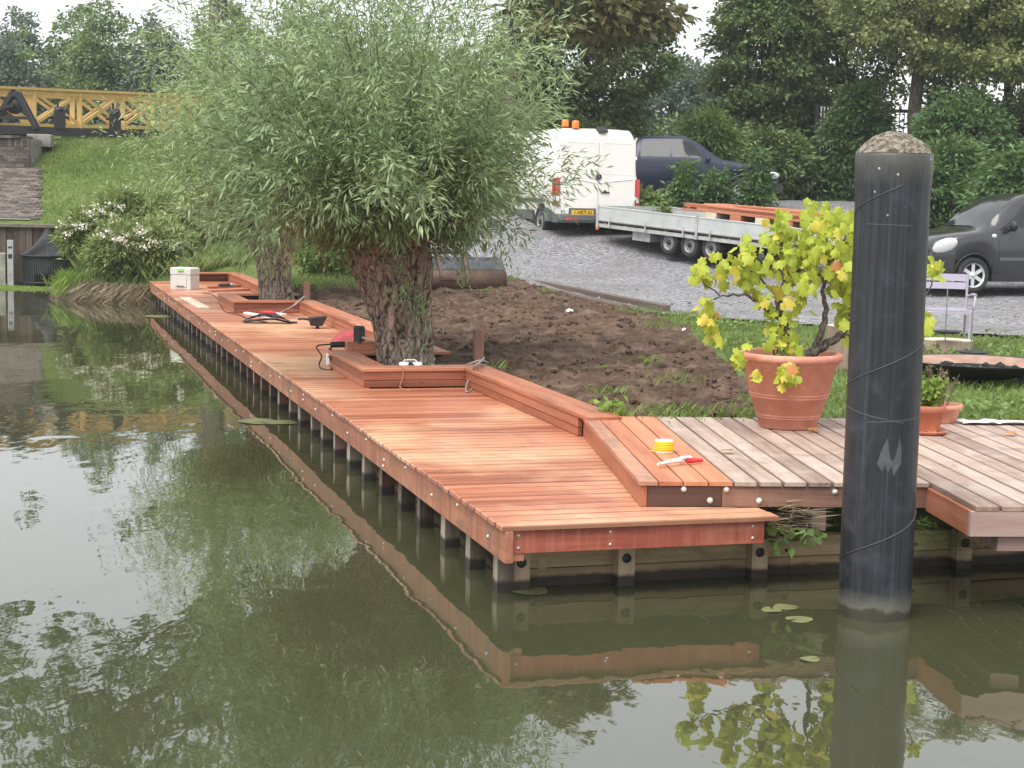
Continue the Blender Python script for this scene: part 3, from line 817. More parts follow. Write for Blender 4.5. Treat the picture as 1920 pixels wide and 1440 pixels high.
# left cheek board
link('side_board', boxmesh('side_board', M['board_y'], 0, .034, 0, 2.93, 0, .127, ch=.003), None, ud, (-.252, -.075, ZU - .156))
link('dark_fascia_board', boxmesh('dark_fascia_board', M['dark_fascia'], 0, .45, 0, .036, 0, .122), None, ud, (-.216, -.068, ZU - .153))['label'] = 'dark brown fascia board with white bolts'
link('fascia_board', boxmesh('fascia_board', M['brown_fascia'], 0, 1.244, 0, .036, 0, .122), None, ud, (.238, -.066, ZU - .155))
link('side_board', boxmesh('side_board2', M['board_y'], 0, .034, 0, .735, 0, .142), None, ud, (1.482, -.80, ZU - .173))
link('fascia_board', boxmesh('fascia_board2', M['weath_end'], 0, 7.4, 0, .036, 0, .142), None, ud, (1.48, -.838, ZU - .172))
bm2 = setmat(MB().lathe([(0, -.017), (.010, -.015), (.017, -.007), (.019, 0), (.019, .004)], 12, axis='y').mesh('bolt'), M['bolt'])
for x, z in ((.005, ZU - .050), (.165, ZU - .118), (.262, ZU - .050), (.462, ZU - .118), (.92, ZU - .06)):
    link('bolt', bm2, None, ud, (x, -.068, z))
# bearers under it
for x, y, wd, hh in ((.80, -.02, .085, .15), (1.66, -.79, .17, .088)):
    link('bearer', boxmesh('bearer', M['weath_end'], 0, wd, 0, 3.0, 0, hh), None, ud, (x, y, ZU - .157 - hh if x < 1 else ZU - .175 - hh))
for x in (.2, 1.6, 3.0): link('bearer', boxmesh('bearer', M['weath_end'], 0, .08, 0, 2.7, 0, .11), None, ud, (x + .33, .1, ZU - .145))

# ================================================================== QUAY BOARDS under the decks
qw = thing('quay_wall', 'low grey quay wall of planks and square posts at the waterline under the decks', 'quay wall', DK(0, 0, 0), PSI)
# front run: local y = .40
for i, (x0, x1) in enumerate(((.12, 1.95), (1.953, 3.9), (3.903, 6.4), (6.403, 9.0))):
    for z0, z1 in ((-.6, -.02), (-.014, .105), (.111, .235)):
        link('quay_board', boxmesh('quay_board', M['quay'], 0, x1 - x0, 0, .05, 0, z1 - z0, ch=.006), None, qw, (x0, .43, z0), (R.uniform(-.01, .01), 0, 0))
for x in (.20, .85, 1.71, 3.12, 4.6, 6.0):
    o = link('quay_post', boxmesh('quay_post', M['quay_post'], -.052, .052, 0, .085, -1, .245, ch=.006), None, qw, (x, .338, 0), (0, 0, R.uniform(-.03, .03)))
    nb = setmat(MB().lathe([(0, -.012), (.026, -.010), (.030, 0), (.030, .004)], 12, axis='y').mesh('bolt_head'), M['iron'])
    link('bolt_head', nb, None, o, (0, .0, .165))
hb = setmat(MB().lathe([(.0, -.002), (.011, -.002), (.013, .003)], 10, axis='y').mesh('drain_hole'), M['ink'])
for x in (1.93, 2.82): link('drain_hole', hb, None, qw, (x, .43, .15))
# long run behind the deck posts
for i in range(7):
    for z0, z1 in ((-.6, -.01), (-.004, .12), (.126, .25)):
        link('quay_board', boxmesh('quay_board', M['quay'], 0, .05, 0, 3.6, 0, z1 - z0, ch=.006), None, qw, (.33, .43 + i * 3.604, z0))

# ================================================================== MOORING POLE
pole = thing('mooring_pole', 'thick black mooring pole with a domed mossy cap, standing in the water', 'mooring pole', (2.05, 9.18, 0))
prof = [(.2, -1.5), (.2, .02), (.199, .07), (.2005, .3), (.2005, 2.30), (.202, 2.36), (.208, 2.45), (.209, 2.535), (.206, 2.552), (.2, 2.555)]
part('sleeve', MB().lathe(prof, 64), M['pole'], pole)
cp = MB()
rows = []
for i in range(13):
    t = i / 12
    rr = .2085 * (1 - t) + .0005
    rows.append([(rr * math.cos(2 * PI * k / 48), rr * math.sin(2 * PI * k / 48), 2.550 + .118 * (1 - (1 - t) ** 2.1) + (mnoise.fractal((rr * math.cos(2 * PI * k / 48) * 18, rr * math.sin(2 * PI * k / 48) * 18, 1), .7, 2.2, 4) * .010 if 0 < i < 12 else 0)) for k in range(49)])
cp.grid(rows)
part('cap', cp, M['moss'], pole)
M['seam'] = plain('weld_seam', (.045, .048, .055), .55, var=.3)
def seam(z0, z1, turns, a0, r=.2005, rad=.0055):
    pts = []
    N = int(60 * turns) + 2
    for i in range(N):
        t = i / (N - 1); a = a0 + turns * 2 * PI * t
        pts.append((r * math.cos(a), r * math.sin(a), z0 + (z1 - z0) * t))
    return MB().tube(pts, rad, 5)
for z0, a in ((.08, PI * .95), (1.05, PI * .96), (2.0, PI * .97)):
    part('weld_seam', seam(z0 + .22, z0 + .55, .56, a, .2005, .0045), M['seam'], pole)
# patch of torn grey sleeve
pts = [(-.030, .0), (-.062, -.13), (-.078, -.23), (-.05, -.30), (-.035, -.24), (-.022, -.31), (-.002, -.25), (.012, -.33), (.03, -.28), (.052, -.22), (.05, -.08), (.036, .02), (.030, -.06), (.018, -.17), (.0, -.21), (-.016, -.14)]
tp = MB()
def onpole(u, v, rr=.2045):
    a = -PI / 2 - .22 + u / .2 + .30
    return (rr * math.cos(a), rr * math.sin(a), 1.02 + v * .62)
tp.add([onpole(*q) for q in pts] + [onpole(*q, .199) for q in pts], [tuple(range(len(pts)))] + [(i, (i + 1) % len(pts), len(pts) + (i + 1) % len(pts), len(pts) + i) for i in range(len(pts))])
M['scuff'] = plain('pole_scuff', (.085, .09, .10), .6, var=.3, bmp=0)
part('torn_patch', tp, M['scuff'], pole)
for z0, z1, a, tn in ((1.17, 1.10, PI * 1.02, .30), (1.10, 1.145, PI * 1.30, .46), (2.17, 2.165, PI * 1.2, .2)):
    part('scuff', seam(z0, z1, tn, a, .2002, .0022), M['scuff'], pole)

# ================================================================== POTS
def pot(name, label, loc, prof, mat, seg=48, group=None):
    t = thing(name, label, 'plant pot', loc, 0, group)
    part('pot_body', MB().lathe(prof, seg), mat, t)
    return t
PX, PY = 2.05, 12.32
big = pot('terracotta_pot', 'big ringed terracotta pot on the old deck, holding a gnarled vine', (PX, PY, ZU + .002),
          [(0, 0), (.205, 0), (.215, .01), (.228, .075), (.236, .078), (.240, .085), (.236, .092), (.242, .094), (.247, .102), (.243, .110), (.246, .112), (.278, .225),
           (.288, .228), (.292, .237), (.287, .246), (.292, .248), (.297, .257), (.292, .266), (.296, .27), (.338, .462), (.346, .466), (.348, .476), (.352, .480), (.357, .49), (.361, .497),
           (.376, .502), (.387, .515), (.389, .535), (.381, .552), (.365, .558), (.345, .556), (.332, .545), (.325, .46), (.31, .44), (0, .45)], M['terra'])
M['potsoil'] = plain('pot_soil', (.05, .035, .025), .95, var=.4, scale=20, bmp=.8)
part('pot_soil', MB().lathe([(0, .472), (.2, .468), (.326, .46)], 24), M['potsoil'], big)
# vine
vine = thing('vine', 'gnarled dwarf grapevine with lime and yellow leaves, growing in the ringed pot', 'plant', (PX, PY, ZU + .46))
vs = MB()
def wob(pts, n=5, amp=.012, seed=0):
    out = []
    rr = random.Random(seed)
    for a, b in zip(pts[:-1], pts[1:]):
        for k in range(n):
            t = k / n
            out.append(Vector(a).lerp(Vector(b), t) + Vector((rr.uniform(-amp, amp), rr.uniform(-amp, amp), rr.uniform(-amp, amp))))
    out.append(Vector(pts[-1]))
    return out
stems = [([(.0, 0, -.02), (.07, .0, .07), (.17, -.02, .10), (.26, 0, .17), (.36, .02, .22), (.42, 0, .33), (.40, .03, .46), (.43, 0, .60), (.40, .02, .85)], .046, .012),
         ([(-.02, .02, -.02), (-.06, .02, .12), (-.02, .04, .22), (-.06, .03, .33), (-.10, .05, .48), (-.05, 0, .62), (-.12, .03, .80), (-.06, .02, .98)], .050, .010),
         ([(.17, -.02, .10), (.22, -.06, .30), (.25, -.04, .42), (.20, -.05, .55), (.26, 0, .75), (.22, 0, .95)], .028, .008),
         ([(-.04, .03, .15), (-.16, .0, .22), (-.10, .0, .05)], .020, .006),
         ([(-.06, .03, .33), (-.22, -.02, .44), (-.36, .0, .52), (-.52, .02, .50), (-.66, .0, .46)], .018, .004),
         ([(-.10, .05, .48), (-.25, .05, .66), (-.40, .05, .74)], .014, .004),
         ([(.36, .02, .22), (.55, .0, .24), (.72, .0, .38), (.90, 0, .42), (1.0, 0, .36)], .016, .004),
         ([(.90, 0, .40), (1.02, 0, .62), (1.03, 0, .80)], .008, .003),
         ([(-.52, .02, .50), (-.64, 0, .58), (-.70, 0, .66)], .007, .003), ([(-.66, 0, .46), (-.64, 0, .33), (-.58, 0, .20)], .006, .003),
         ([(.0, 0, .05), (-.12, -.20, .14), (-.10, -.34, .10), (-.06, -.40, -.02)], .008, .003),
         ([(.26, 0, .75), (.36, 0, .9), (.40, 0, 1.08)], .008, .003), ([(-.05, 0, .62), (.08, 0, .75), (.14, 0, 1.0)], .01, .003)]
for k, (pp, r0, r1) in enumerate(stems):
    q = wob(pp, 4, .010 if r0 > .01 else .006, k)
    vs.tube(q, [r0 + (r1 - r0) * i / (len(q) - 1) for i in range(len(q))], 7)
part('stem', vs, M['vine_bark'], vine)
def vleaf(seed):
    rr = random.Random(seed)
    N = 15
    V = [(0, 0, .0)]
    for k in range(N):
        a = -PI * .93 + 2 * PI * .93 * k / (N - 1)
        lob = [.62, .95, .72, .97, .78, 1.03, .74, 1.16, .74, 1.03, .78, .97, .72, .95, .62][k] * rr.uniform(.9, 1.12)
        x, y = lob * math.sin(a) * .052, lob * math.cos(a) * .056 + .02
        V.append((x, y, -.55 * abs(x) * rr.uniform(.5, 1.4) - .35 * max(0, y) + rr.uniform(-.010, .010)))
    mb = MB(); mb.add(V, [(0, k, k + 1) for k in range(1, N)], True)
    return mb
vlm = {}
for nm in ('vl', 'vy', 'vb'):
    for s_ in range(3): vlm[(nm, s_)] = setmat(vleaf(s_ + 5).mesh('leaf'), M[nm])
CL = [(-.66, .02, .68, 9, .07), (-.62, 0, .40, 9, .08), (-.58, 0, .27, 6, .06), (-.52, .05, .72, 7, .08), (-.34, -.1, .80, 12, .10), (-.30, .1, .62, 9, .10), (-.14, -.1, .93, 13, .11),
      (-.10, 0, 1.05, 8, .08), (-.05, .1, .82, 10, .11), (.08, -.12, .66, 12, .11), (.10, 0, .95, 14, .12), (.16, 0, 1.12, 9, .09), (.26, -.1, .92, 14, .12), (.34, 0, 1.05, 10, .09),
      (.44, .05, 1.00, 9, .09), (.30, -.1, .75, 14, .12), (.10, .05, .78, 10, .11), (.42, -.05, .72, 11, .10), (-.16, -.1, .50, 9, .09), (.02, -.1, .56, 9, .09), (.38, 0, .55, 9, .10),
      (-.12, -.10, .26, 8, .08), (-.02, -.12, .16, 5, .06), (-.08, -.40, -.02, 8, .06), (.42, .0, .36, 6, .07), (1.03, 0, .74, 7, .06), (1.00, 0, .35, 5, .05), (.92, 0, .48, 3, .05), (-.40, -.3, .08, 4, .05), (-.30, -.36, .0, 2, .04)]
vn, vextra = 0, {'vl': MB(), 'vy': MB()}
for (cx, cy, cz, nl, rad) in CL:
    for q_ in range(int(nl * 2.3)):
        nm = R.choices(('vl', 'vy', 'vb'), (.85, .13, .02))[0]
        d_ = Vector((R.gauss(0, 1), R.gauss(0, 1), R.gauss(0, 1))) * rad * .66
        nrm = Vector((d_.x * 5 + R.uniform(-.5, .5), -.7 + R.uniform(-.7, .8) + d_.y * 4, .55 + R.uniform(-.6, .5))).normalized()
        yax_ = Vector((R.uniform(-.8, .8), -.2, -1)); yax_ = (yax_ - nrm * yax_.dot(nrm)).normalized()
        xax_ = yax_.cross(nrm)
        s_ = R.uniform(.58, 1.05)
        pos = Vector((cx + d_.x, cy + d_.y * 1.6, cz + d_.z))
        rot = Matrix((xax_, yax_, nrm)).transposed()
        front = q_ < nl * 1.06 and vn < 298
        if front:
            vn += 1
            o = link('leaf', vlm[(nm, R.randrange(3))], None, vine, pos, rot.to_euler())
            o.scale = (s_, s_, s_)
        else:
            lf = vleaf(R.randrange(999))
            vextra['vy' if nm == 'vy' else 'vl'].add([pos + rot @ (Vector(v_) * s_) for v_ in lf.v], lf.f, True)
for nm in vextra: part('leaf_spray', vextra[nm], M[nm], vine, kind='stuff')

# foliage helpers ---------------------------------------------------------------------------------
def nrm_(a): return a / np.maximum(np.linalg.norm(a, axis=-1, keepdims=True), 1e-9)
def leaf_quads(P, D, L, Wd, rs, up=.5):
    """diamond leaves at P pointing along D (unit), length L, width Wd arrays."""
    n = len(P)
    nr = nrm_(rs.normal(size=(n, 3)) + np.array([0, 0, up]))
    S = nrm_(np.cross(D, nr))
    N = np.cross(S, D)
    L = np.broadcast_to(np.asarray(L, float), (n,))[:, None]; Wd = np.broadcast_to(np.asarray(Wd, float), (n,))[:, None]
    a = P; c = P + D * L - N * L * .12
    m = P + D * L * .45 + N * L * .04
    return np.stack([a, m + S * Wd * .5, c, m - S * Wd * .5], 1)
def crown_clumps(blobs, n_clump, per, cr, L, Wd, rs, flat=.5, droop=.35):
    cr = cr * .88; L = L * 1.1; Wd = Wd * 1.1
    vol = np.array([b[3] * b[4] * b[5] for b in blobs]); vol = vol / vol.sum()
    bi = rs.choice(len(blobs), n_clump, p=vol)
    Bc = np.array([b[:3] for b in blobs])[bi]; Br = np.array([b[3:6] for b in blobs])[bi]
    dr = nrm_(rs.normal(size=(n_clump, 3)))
    rad = (.45 + .55 * rs.random_sample(n_clump) ** .55)[:, None]
    C = Bc + dr * rad * Br
    Cn = np.repeat(C, per, 0)
    out = np.repeat(nrm_(dr * np.array([1, 1, .6])), per, 0)
    off = rs.normal(size=(n_clump * per, 3)) * np.array([cr, cr, cr * flat]) * .6
    Pp = Cn + off
    D = nrm_(nrm_(off) * .9 + out * .6 + rs.normal(size=off.shape) * .5 + np.array([0, 0, -droop]))
    Ls = L * rs.uniform(.65, 1.3, len(Pp))
    return leaf_quads(Pp, D, Ls, Wd * Ls / L, rs, .9), C
def tree(name, label, base, H, tr, blobs, nc, per, cr, L, Wd, mat, bk='bark_d', lean=(0, 0), cat='tree', group=None, seed=0, limbs=8, fork=.35):
    rs = np.random.RandomState(seed + 100)
    t = thing(name, label, cat, base, 0, group)
    q, C = crown_clumps(blobs, nc, per, cr, L, Wd, rs)
    me = quads_mesh('crown', q); setmat(me, M[mat]); link('crown', me, None, t)
    tm = MB()
    top = Vector((lean[0], lean[1], H))
    pts = [Vector((0, 0, -.3)).lerp(top, k / 7) + Vector((rs.normal() * tr * .35, rs.normal() * tr * .35, 0)) * (k > 0) for k in range(8)]
    tm.tube(pts, [tr * 1.25] + [tr * (1 - .75 * k / 7) for k in range(1, 8)], 10)
    for k in range(min(limbs, len(C))):
        tgt = Vector(C[rs.randint(len(C))])
        f = fork + (.95 - fork) * rs.random_sample()
        i = min(6, int(f * 7)); st = pts[i].lerp(pts[i + 1], f * 7 - i)
        mid = st.lerp(tgt, .5) + Vector((0, 0, .12 * (tgt - st).length))
        tm.tube([st, st.lerp(mid, .5) + Vector((rs.normal(), rs.normal(), 0)) * .05, mid, mid.lerp(tgt, .5), tgt], [tr * .35, tr * .27, tr * .2, tr * .13, tr * .05], 6)
    part('trunk', tm, M[bk], t)
    return t
def bush(name, label, base, blobs, nc, per, cr, L, Wd, mat, group=None, seed=0, cat='shrub', stems=7, extra=None):
    rs = np.random.RandomState(seed + 500)
    t = thing(name, label, cat, base, 0, group)
    q, C = crown_clumps(blobs, nc, per, cr, L, Wd, rs)
    q[:, :, 2] = np.maximum(q[:, :, 2], .01)
    me = quads_mesh('foliage', q); setmat(me, M[mat]); link('foliage', me, None, t)
    tm = MB()
    for k in range(stems):
        tgt = Vector(C[rs.randint(len(C))]); st = Vector((tgt.x * .25, tgt.y * .25, -.05))
        tm.tube([st, st.lerp(tgt, .5) + Vector((0, 0, .05)), tgt], [.02, .014, .005], 5)
    part('stem', tm, M['twig_d'], t)
    return t

# ================================================================== WILLOWS
def willow(name, label, base, trunk_pts, trunk_r, head, headr, nshoot, reach, nleaf, mat, seed, knobs=True, second=None, keep=None, hang=()):
    rs = np.random.RandomState(seed)
    t = thing(name, label, 'tree', base, 0, 'pollard willows')
    # trunk, with ridged bark
    tm = MB()
    def ridged(pts, rad, seg=64, sd=0.0):
        pts = [Vector(p) for p in pts]
        rows = []
        for i, p in enumerate(pts):
            row = []
            for k in range(seg + 1):
                a = 2 * PI * (k % seg) / seg
                tw = a + p.z * .35
                rdg = mnoise.noise((math.cos(tw) * 2.3 + sd, math.sin(tw) * 2.3, p.z * .7 + sd)) * .16 + mnoise.noise((math.cos(tw) * 6 + sd, math.sin(tw) * 6, p.z * 1.8)) * .10 - .07 * abs(mnoise.noise((math.cos(tw) * 11 + sd, math.sin(tw) * 11, p.z * 2.2)))
                rr = rad[i] * (1 + rdg)
                row.append((p.x + rr * math.cos(a), p.y + rr * math.sin(a), p.z))
            rows.append(row)
        tm.grid(rows)
        tm.add(rows[-1][:-1], [tuple(range(seg))], True)
    def dense(pts, rad, n=44):
        zs = np.linspace(0, len(pts) - 1, n)
        P_ = np.array(pts); R_ = np.array(rad)
        f = lambda col: np.interp(zs, range(len(pts)), col)
        return list(zip(f(P_[:, 0]), f(P_[:, 1]), f(P_[:, 2]))), list(f(R_))
    ridged(*dense(trunk_pts, trunk_r), sd=seed * 1.7)
    if second: ridged(*dense(*second), seg=40, sd=seed * 2.9)
    if knobs:
        for k in range(16):
            a = rs.uniform(0, 2 * PI); z = rs.uniform(-.35, .25)
            c = Vector(head) + Vector((math.cos(a) * headr * .72, math.sin(a) * headr * .6, z))
            r = rs.uniform(.06, .13)
            V, Fc = lump((c.x, c.y, c.z), r, R); tm.add(V, Fc, True)
    part('trunk', tm, M['bark'], t)
    # shoots
    L_P, L_D, L_L = [], [], []
    sm = MB()
    hx, hy, hz = head
    for k in range(nshoot):
        th = rs.uniform(0, 2 * PI)
        el = math.asin(rs.uniform(-.12, 1.0))
        d0 = np.array([math.cos(th) * math.cos(el), math.sin(th) * math.cos(el), math.sin(el)])
        p0 = np.array(head) + d0 * np.array([headr, headr, headr * .6]) * rs.uniform(.4, .9)
        up_ = max(0, math.sin(el))
        Ln = (reach[0] * (1 - up_) + reach[1] * up_) * (rs.uniform(.55, 1.06) if rs.random_sample() < .8 else rs.uniform(.25, .6))
        d = nrm_(d0 * np.array([1, 1, .8]) + np.array([0, 0, .62]) + rs.normal(size=3) * .10)
        g = rs.uniform(.25, .75) * (1.2 - .85 * up_)
        n = 9
        pts = [p0]; v = d.copy()
        for i in range(n):
            v = nrm_(v + np.array([0, 0, -1.0]) * g * (i / n) ** 1.1 * .34 + rs.normal(size=3) * .05)
            pts.append(pts[-1] + v * Ln / n)
        pts = np.array(pts)
        if keep is not None and not keep(pts[-1], rs): continue
        if k % 2 == 0: sm.tube([tuple(q) for q in pts[::2]], [.010, .007, .005, .004, .002][:len(pts[::2])], 4, False)
        m = int(nleaf * rs.uniform(.7, 1.3) * (1.05 - .38 * up_))
        u = rs.uniform(.10, 1.0, m) ** .75 * n
        i0 = np.minimum(u.astype(int), n - 1); fr = (u - i0)[:, None]
        bp = pts[i0] * (1 - fr) + pts[i0 + 1] * fr
        tg = nrm_(pts[i0 + 1] - pts[i0])
        # side twigs: leaves stand off the shoot in little sprays
        lat = nrm_(np.cross(tg, rs.normal(size=(m, 3))))
        offl = rs.uniform(0, .16, m)[:, None]
        L_P.append(bp + lat * offl * 1.15 + np.array([0, 0, -1]) * offl * .25)
        L_D.append(nrm_(tg * .75 + lat * .75 + rs.normal(size=(m, 3)) * .22 + np.array([0, 0, -.28])))
        L_L.append(rs.uniform(.06, .135, m))
    for (hx_, hy_, hz_, ln) in hang:            # long strands that hang down
        m = int(170 * ln); u = rs.random_sample(m)
        bp = np.stack([hx_ + rs.normal(size=m) * .07, hy_ + rs.normal(size=m) * .07, hz_ - u * ln], 1)
        L_P.append(bp); L_D.append(nrm_(rs.normal(size=(m, 3)) * .5 + np.array([0, 0, -.8]))); L_L.append(rs.uniform(.06, .12, m))
    Pq, Dq, Lq = np.concatenate(L_P), np.concatenate(L_D), np.concatenate(L_L)
    q = leaf_quads(Pq, Dq, Lq, Lq * .145 + .0034, rs, .6)
    setm = quads_mesh('crown', q); setmat(setm, M[mat]); link('crown', setm, None, t)
    part('shoot', sm, M['twig'], t, kind='stuff')
    # a few dead hanging bunches
    rs2 = np.random.RandomState(seed + 9)
    P2, D2 = [], []
    for k in range(9):
        a = rs2.uniform(PI, 2 * PI); r = rs2.uniform(.35, .8)
        c = np.array([hx + math.cos(a) * r, hy + math.sin(a) * r, hz + rs2.uniform(-.25, .45)])
        m = 34
        P2.append(c + rs2.normal(size=(m, 3)) * np.array([.04, .04, .16])); D2.append(nrm_(rs2.normal(size=(m, 3)) * .3 + np.array([0, 0, -1])))
    for c in ((-.95, -1.05, 1.95), (-.80, -1.15, 1.72), (-.86, -1.1, 1.5), (-.62, -1.1, 1.85)):
        P2.append(np.array((hx, hy, 0)) + np.array(c) + rs2.normal(size=(46, 3)) * np.array([.05, .05, .17])); D2.append(nrm_(rs2.normal(size=(46, 3)) * .3 + np.array([0, 0, -1])))
    q2 = leaf_quads(np.concatenate(P2), np.concatenate(D2), .085, .014, rs2, 0)
    m2 = quads_mesh('dead_leaves', q2); setmat(m2, M['deadleaf']); o = link('dead_leaves', m2, None, t); o['kind'] = 'stuff'
    return t
wb = (-1.10, 17.0, .35)
willow('pollard_willow', 'big near pollard willow, thick leaning trunk, shaggy crown, standing in the near tree box', wb,
       [(.06, 0, -.3), (.03, 0, .15), (-.04, 0, .45), (-.13, .0, .75), (-.22, .02, 1.0), (-.28, .02, 1.2), (-.28, .02, 1.42), (-.20, .02, 1.62)],
       [.32, .28, .255, .245, .255, .30, .36, .24], (-.18, .02, 1.45), 0.42, 720, (2.02, 3.65), 165, 'willow', 3,
       second=([(.19, .08, -.3), (.17, .08, .3), (.14, .06, .8), (.11, .05, 1.2), (.06, .05, 1.5)], [.16, .135, .13, .16, .16]),
       keep=lambda p, r: p[0] < .78 + .62 * min(1.6, max(0, (p[2] - 1.2) / 1.1)) or r.random_sample() < .10,
       hang=((-.05, -.45, 1.35, .5), (.12, -.40, 1.2, .45), (.20, -.35, .95, .35), (.24, -.22, .48, .30), (-.62, -.3, 1.55, .5), (.6, -.4, 1.6, .55), (-1.2, -.3, 1.9, .7), (1.0, -.3, 1.8, .6)))
willow('pollard_willow', 'second pollard willow behind the first, its foot in the far tree box', (-3.80, 27.0, .35),
       [(0, 0, -.3), (.0, 0, .2), (-.04, 0, .5), (-.08, 0, .9), (-.12, 0, 1.3), (-.12, 0, 1.6)],
       [.38, .31, .28, .30, .40, .28], (-.10, 0, 1.55), 0.42, 560, (2.3, 3.7), 140, 'willow2', 5,
       hang=((-.9, -.6, 1.7, .9), (-.5, -.7, 1.5, .8), (.25, -.4, 1.3, .7), (-1.5, -.5, 1.9, .8), (-2.0, -.3, 2.0, .8), (-.1, -.5, 1.1, .5)))

# ================================================================== BACKGROUND TREES
def blob(x, y, z, rx, ry=None, rz=None): return (x, y, z, rx, ry or rx, rz or rx)
bgT = [
 # name, label, x, y, H, trunk r, blobs, clumps, per, clump r, leaf, w, mat, seed
 ('maple_tree', 'dark leafy tree rising straight behind the white van', 2.0, 49, 7.5, .16, [blob(0, 0, 4.2, 2.6, 2.2, 2.6), blob(.6, 0, 7.2, 2.3, 2, 2.0), blob(-.5, -.4, 2.0, 2.2, 1.6, 1.6)], 520, 100, .38, .12, .08, 'maple', 1),
 ('maple_tree', 'dark leafy tree behind the roof of the dark blue pickup', 7.2, 50, 8.5, .17, [blob(.28, 0, 4.5, 1.85, 1.8, 2.7), blob(1.0, 0, 7.6, 1.6, 2, 1.8), blob(-.6, -.3, 1.9, 1.6, 1.4, 1.2)], 560, 100, .36, .12, .08, 'maple', 2),
 ('maple_tree', 'tall dark tree left of the white barred gate, sky gap at its left', 10.3, 54, 10, .20, [blob(0, 0, 5.2, 2.5, 2, 2.8), blob(-.4, 0, 8.4, 2.6, 2, 2.2), blob(1.5, 0, 7.0, 2.4, 2, 2.5)], 580, 105, .40, .125, .085, 'maple', 3),
 ('oak_tree', 'olive green spreading tree over the fence, right of the gate', 10.7, 45.5, 9, .24, [blob(0, 0, 5.6, 2.7, 2.4, 2.0), blob(2.6, -.6, 6.2, 2.7, 2, 2.0), blob(1.5, -.5, 4.3, 2.2, 1.8, 1.1), blob(.8, 0, 8.4, 3, 2.2, 1.8)], 620, 90, .34, .105, .07, 'olive', 4),
 ('oak_tree', 'broad olive green tree at the right edge of the photo above the black car', 14.9, 44, 9, .24, [blob(0, 0, 5.6, 2.8, 2.4, 2.0), blob(-1.6, -.6, 4.2, 1.8, 1.6, 1.1), blob(0, 0, 8.0, 3, 2.4, 2.0), blob(2.8, 0, 5, 2.4, 2, 2)], 620, 90, .34, .105, .07, 'olive', 5),
 ('maple_tree', 'very dark tree behind the olive trees, its crown down to the fence', 15, 52, 9.5, .2, [blob(0, 0, 3.4, 3.2, 1.8, 2.8), blob(0, 0, 7.4, 3.4, 2, 2.6)], 560, 100, .42, .13, .09, 'maple', 6),
 ('maple_tree', 'very dark tree at the far right behind the car roof', 20.5, 50, 9.5, .2, [blob(0, 0, 3.4, 3.2, 1.8, 2.8), blob(0, 0, 7.4, 3.4, 2, 2.6)], 520, 95, .42, .13, .09, 'maple', 7),
 ('chestnut_tree', 'horse chestnut with browning leaves hanging over the white van', -.2, 42.5, 9, .24, [blob(1.8, -.6, 4.7, 1.8, 1.3, .75), blob(3.2, -.4, 4.9, 1.1, 1.0, .65), blob(2.7, -.6, 4.1, .8, .8, .4), blob(0, 0, 7.8, 3.4, 2.4, 1.8)], 300, 52, .40, .27, .12, 'chestnut', 8),
 ('maple_tree', 'dark tree between the van and the willow crown', -1.6, 48.5, 3.6, .2, [blob(0, 0, 2.6, 2.6, 1.8, 1.6), blob(.2, 0, 1.8, 2.6, 1.5, 1.4)], 520, 60, .40, .13, .08, 'maple', 9),
 ('maple_tree', 'low dark tree showing through the middle of the willow crown', -5.0, 52, 3.4, .2, [blob(0, 0, 2.4, 2.6, 1.8, 1.5)], 330, 56, .45, .19, .12, 'maple2', 10),
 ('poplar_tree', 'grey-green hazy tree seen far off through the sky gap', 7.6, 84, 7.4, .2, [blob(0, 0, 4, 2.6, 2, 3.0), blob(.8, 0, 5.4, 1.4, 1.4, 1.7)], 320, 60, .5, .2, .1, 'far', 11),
]
for (nm, lb, x, y, H, tr_, bl, nc, per, cr, L, Wd, mt, sd) in bgT:
    tree(nm, lb, (x, y, gz(x, y)), H, tr_, bl, nc, per, cr, L, Wd, mt, group='trees along the yard', seed=sd)
# far hazy row beyond the bridge
farT = [(-33, 78, 6.3, 2.6, 'at the left edge beyond the bridge'), (-28.5, 74, 6.0, 2.5, 'beyond the bridge over its A-shaped winch'), (-25.0, 77, 7.0, 1.9, 'with a pointed top beyond the bridge'),
        (-22.2, 74, 5.2, 2.2, 'low and round, beyond the middle of the bridge'), (-18.6, 76, 7.4, 2.0, 'slender and tall, beyond the right end of the bridge'), (-15.6, 74, 6.2, 2.2, 'behind the upper left of the far willow'),
        (-12.4, 72, 6.8, 2.4, 'behind the top of the far willow'), (-9.0, 74, 7.6, 2.6, 'half hidden behind the willows'),
        (-30.6, 79, 7.2, 2.4, 'behind the left end of the yellow railing'), (-26.6, 80, 6.4, 2.4, 'in the gap between two taller ones, far beyond the bridge'), (-20.4, 79, 6.8, 2.5, 'filling the row behind the second gear box'), (-23.6, 81, 6.9, 2.2, 'standing back in the middle of the far row')]
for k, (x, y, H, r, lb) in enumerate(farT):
    tree('far_tree', 'hazy green tree ' + lb, (x, y, 2.6), H * .9, .13, [blob(0, 0, H * .38, r * 1.1, 1.5, H * .34), blob(.2, 0, H * .72, r * .78, 1.2, H * .28), blob(-.2, 0, H * 1.0, r * .40, .8, H * .16)], 400, 50, .42, .17, .10, 'far' if k % 2 else 'maple2', group='far trees beyond the bridge', seed=40 + k)
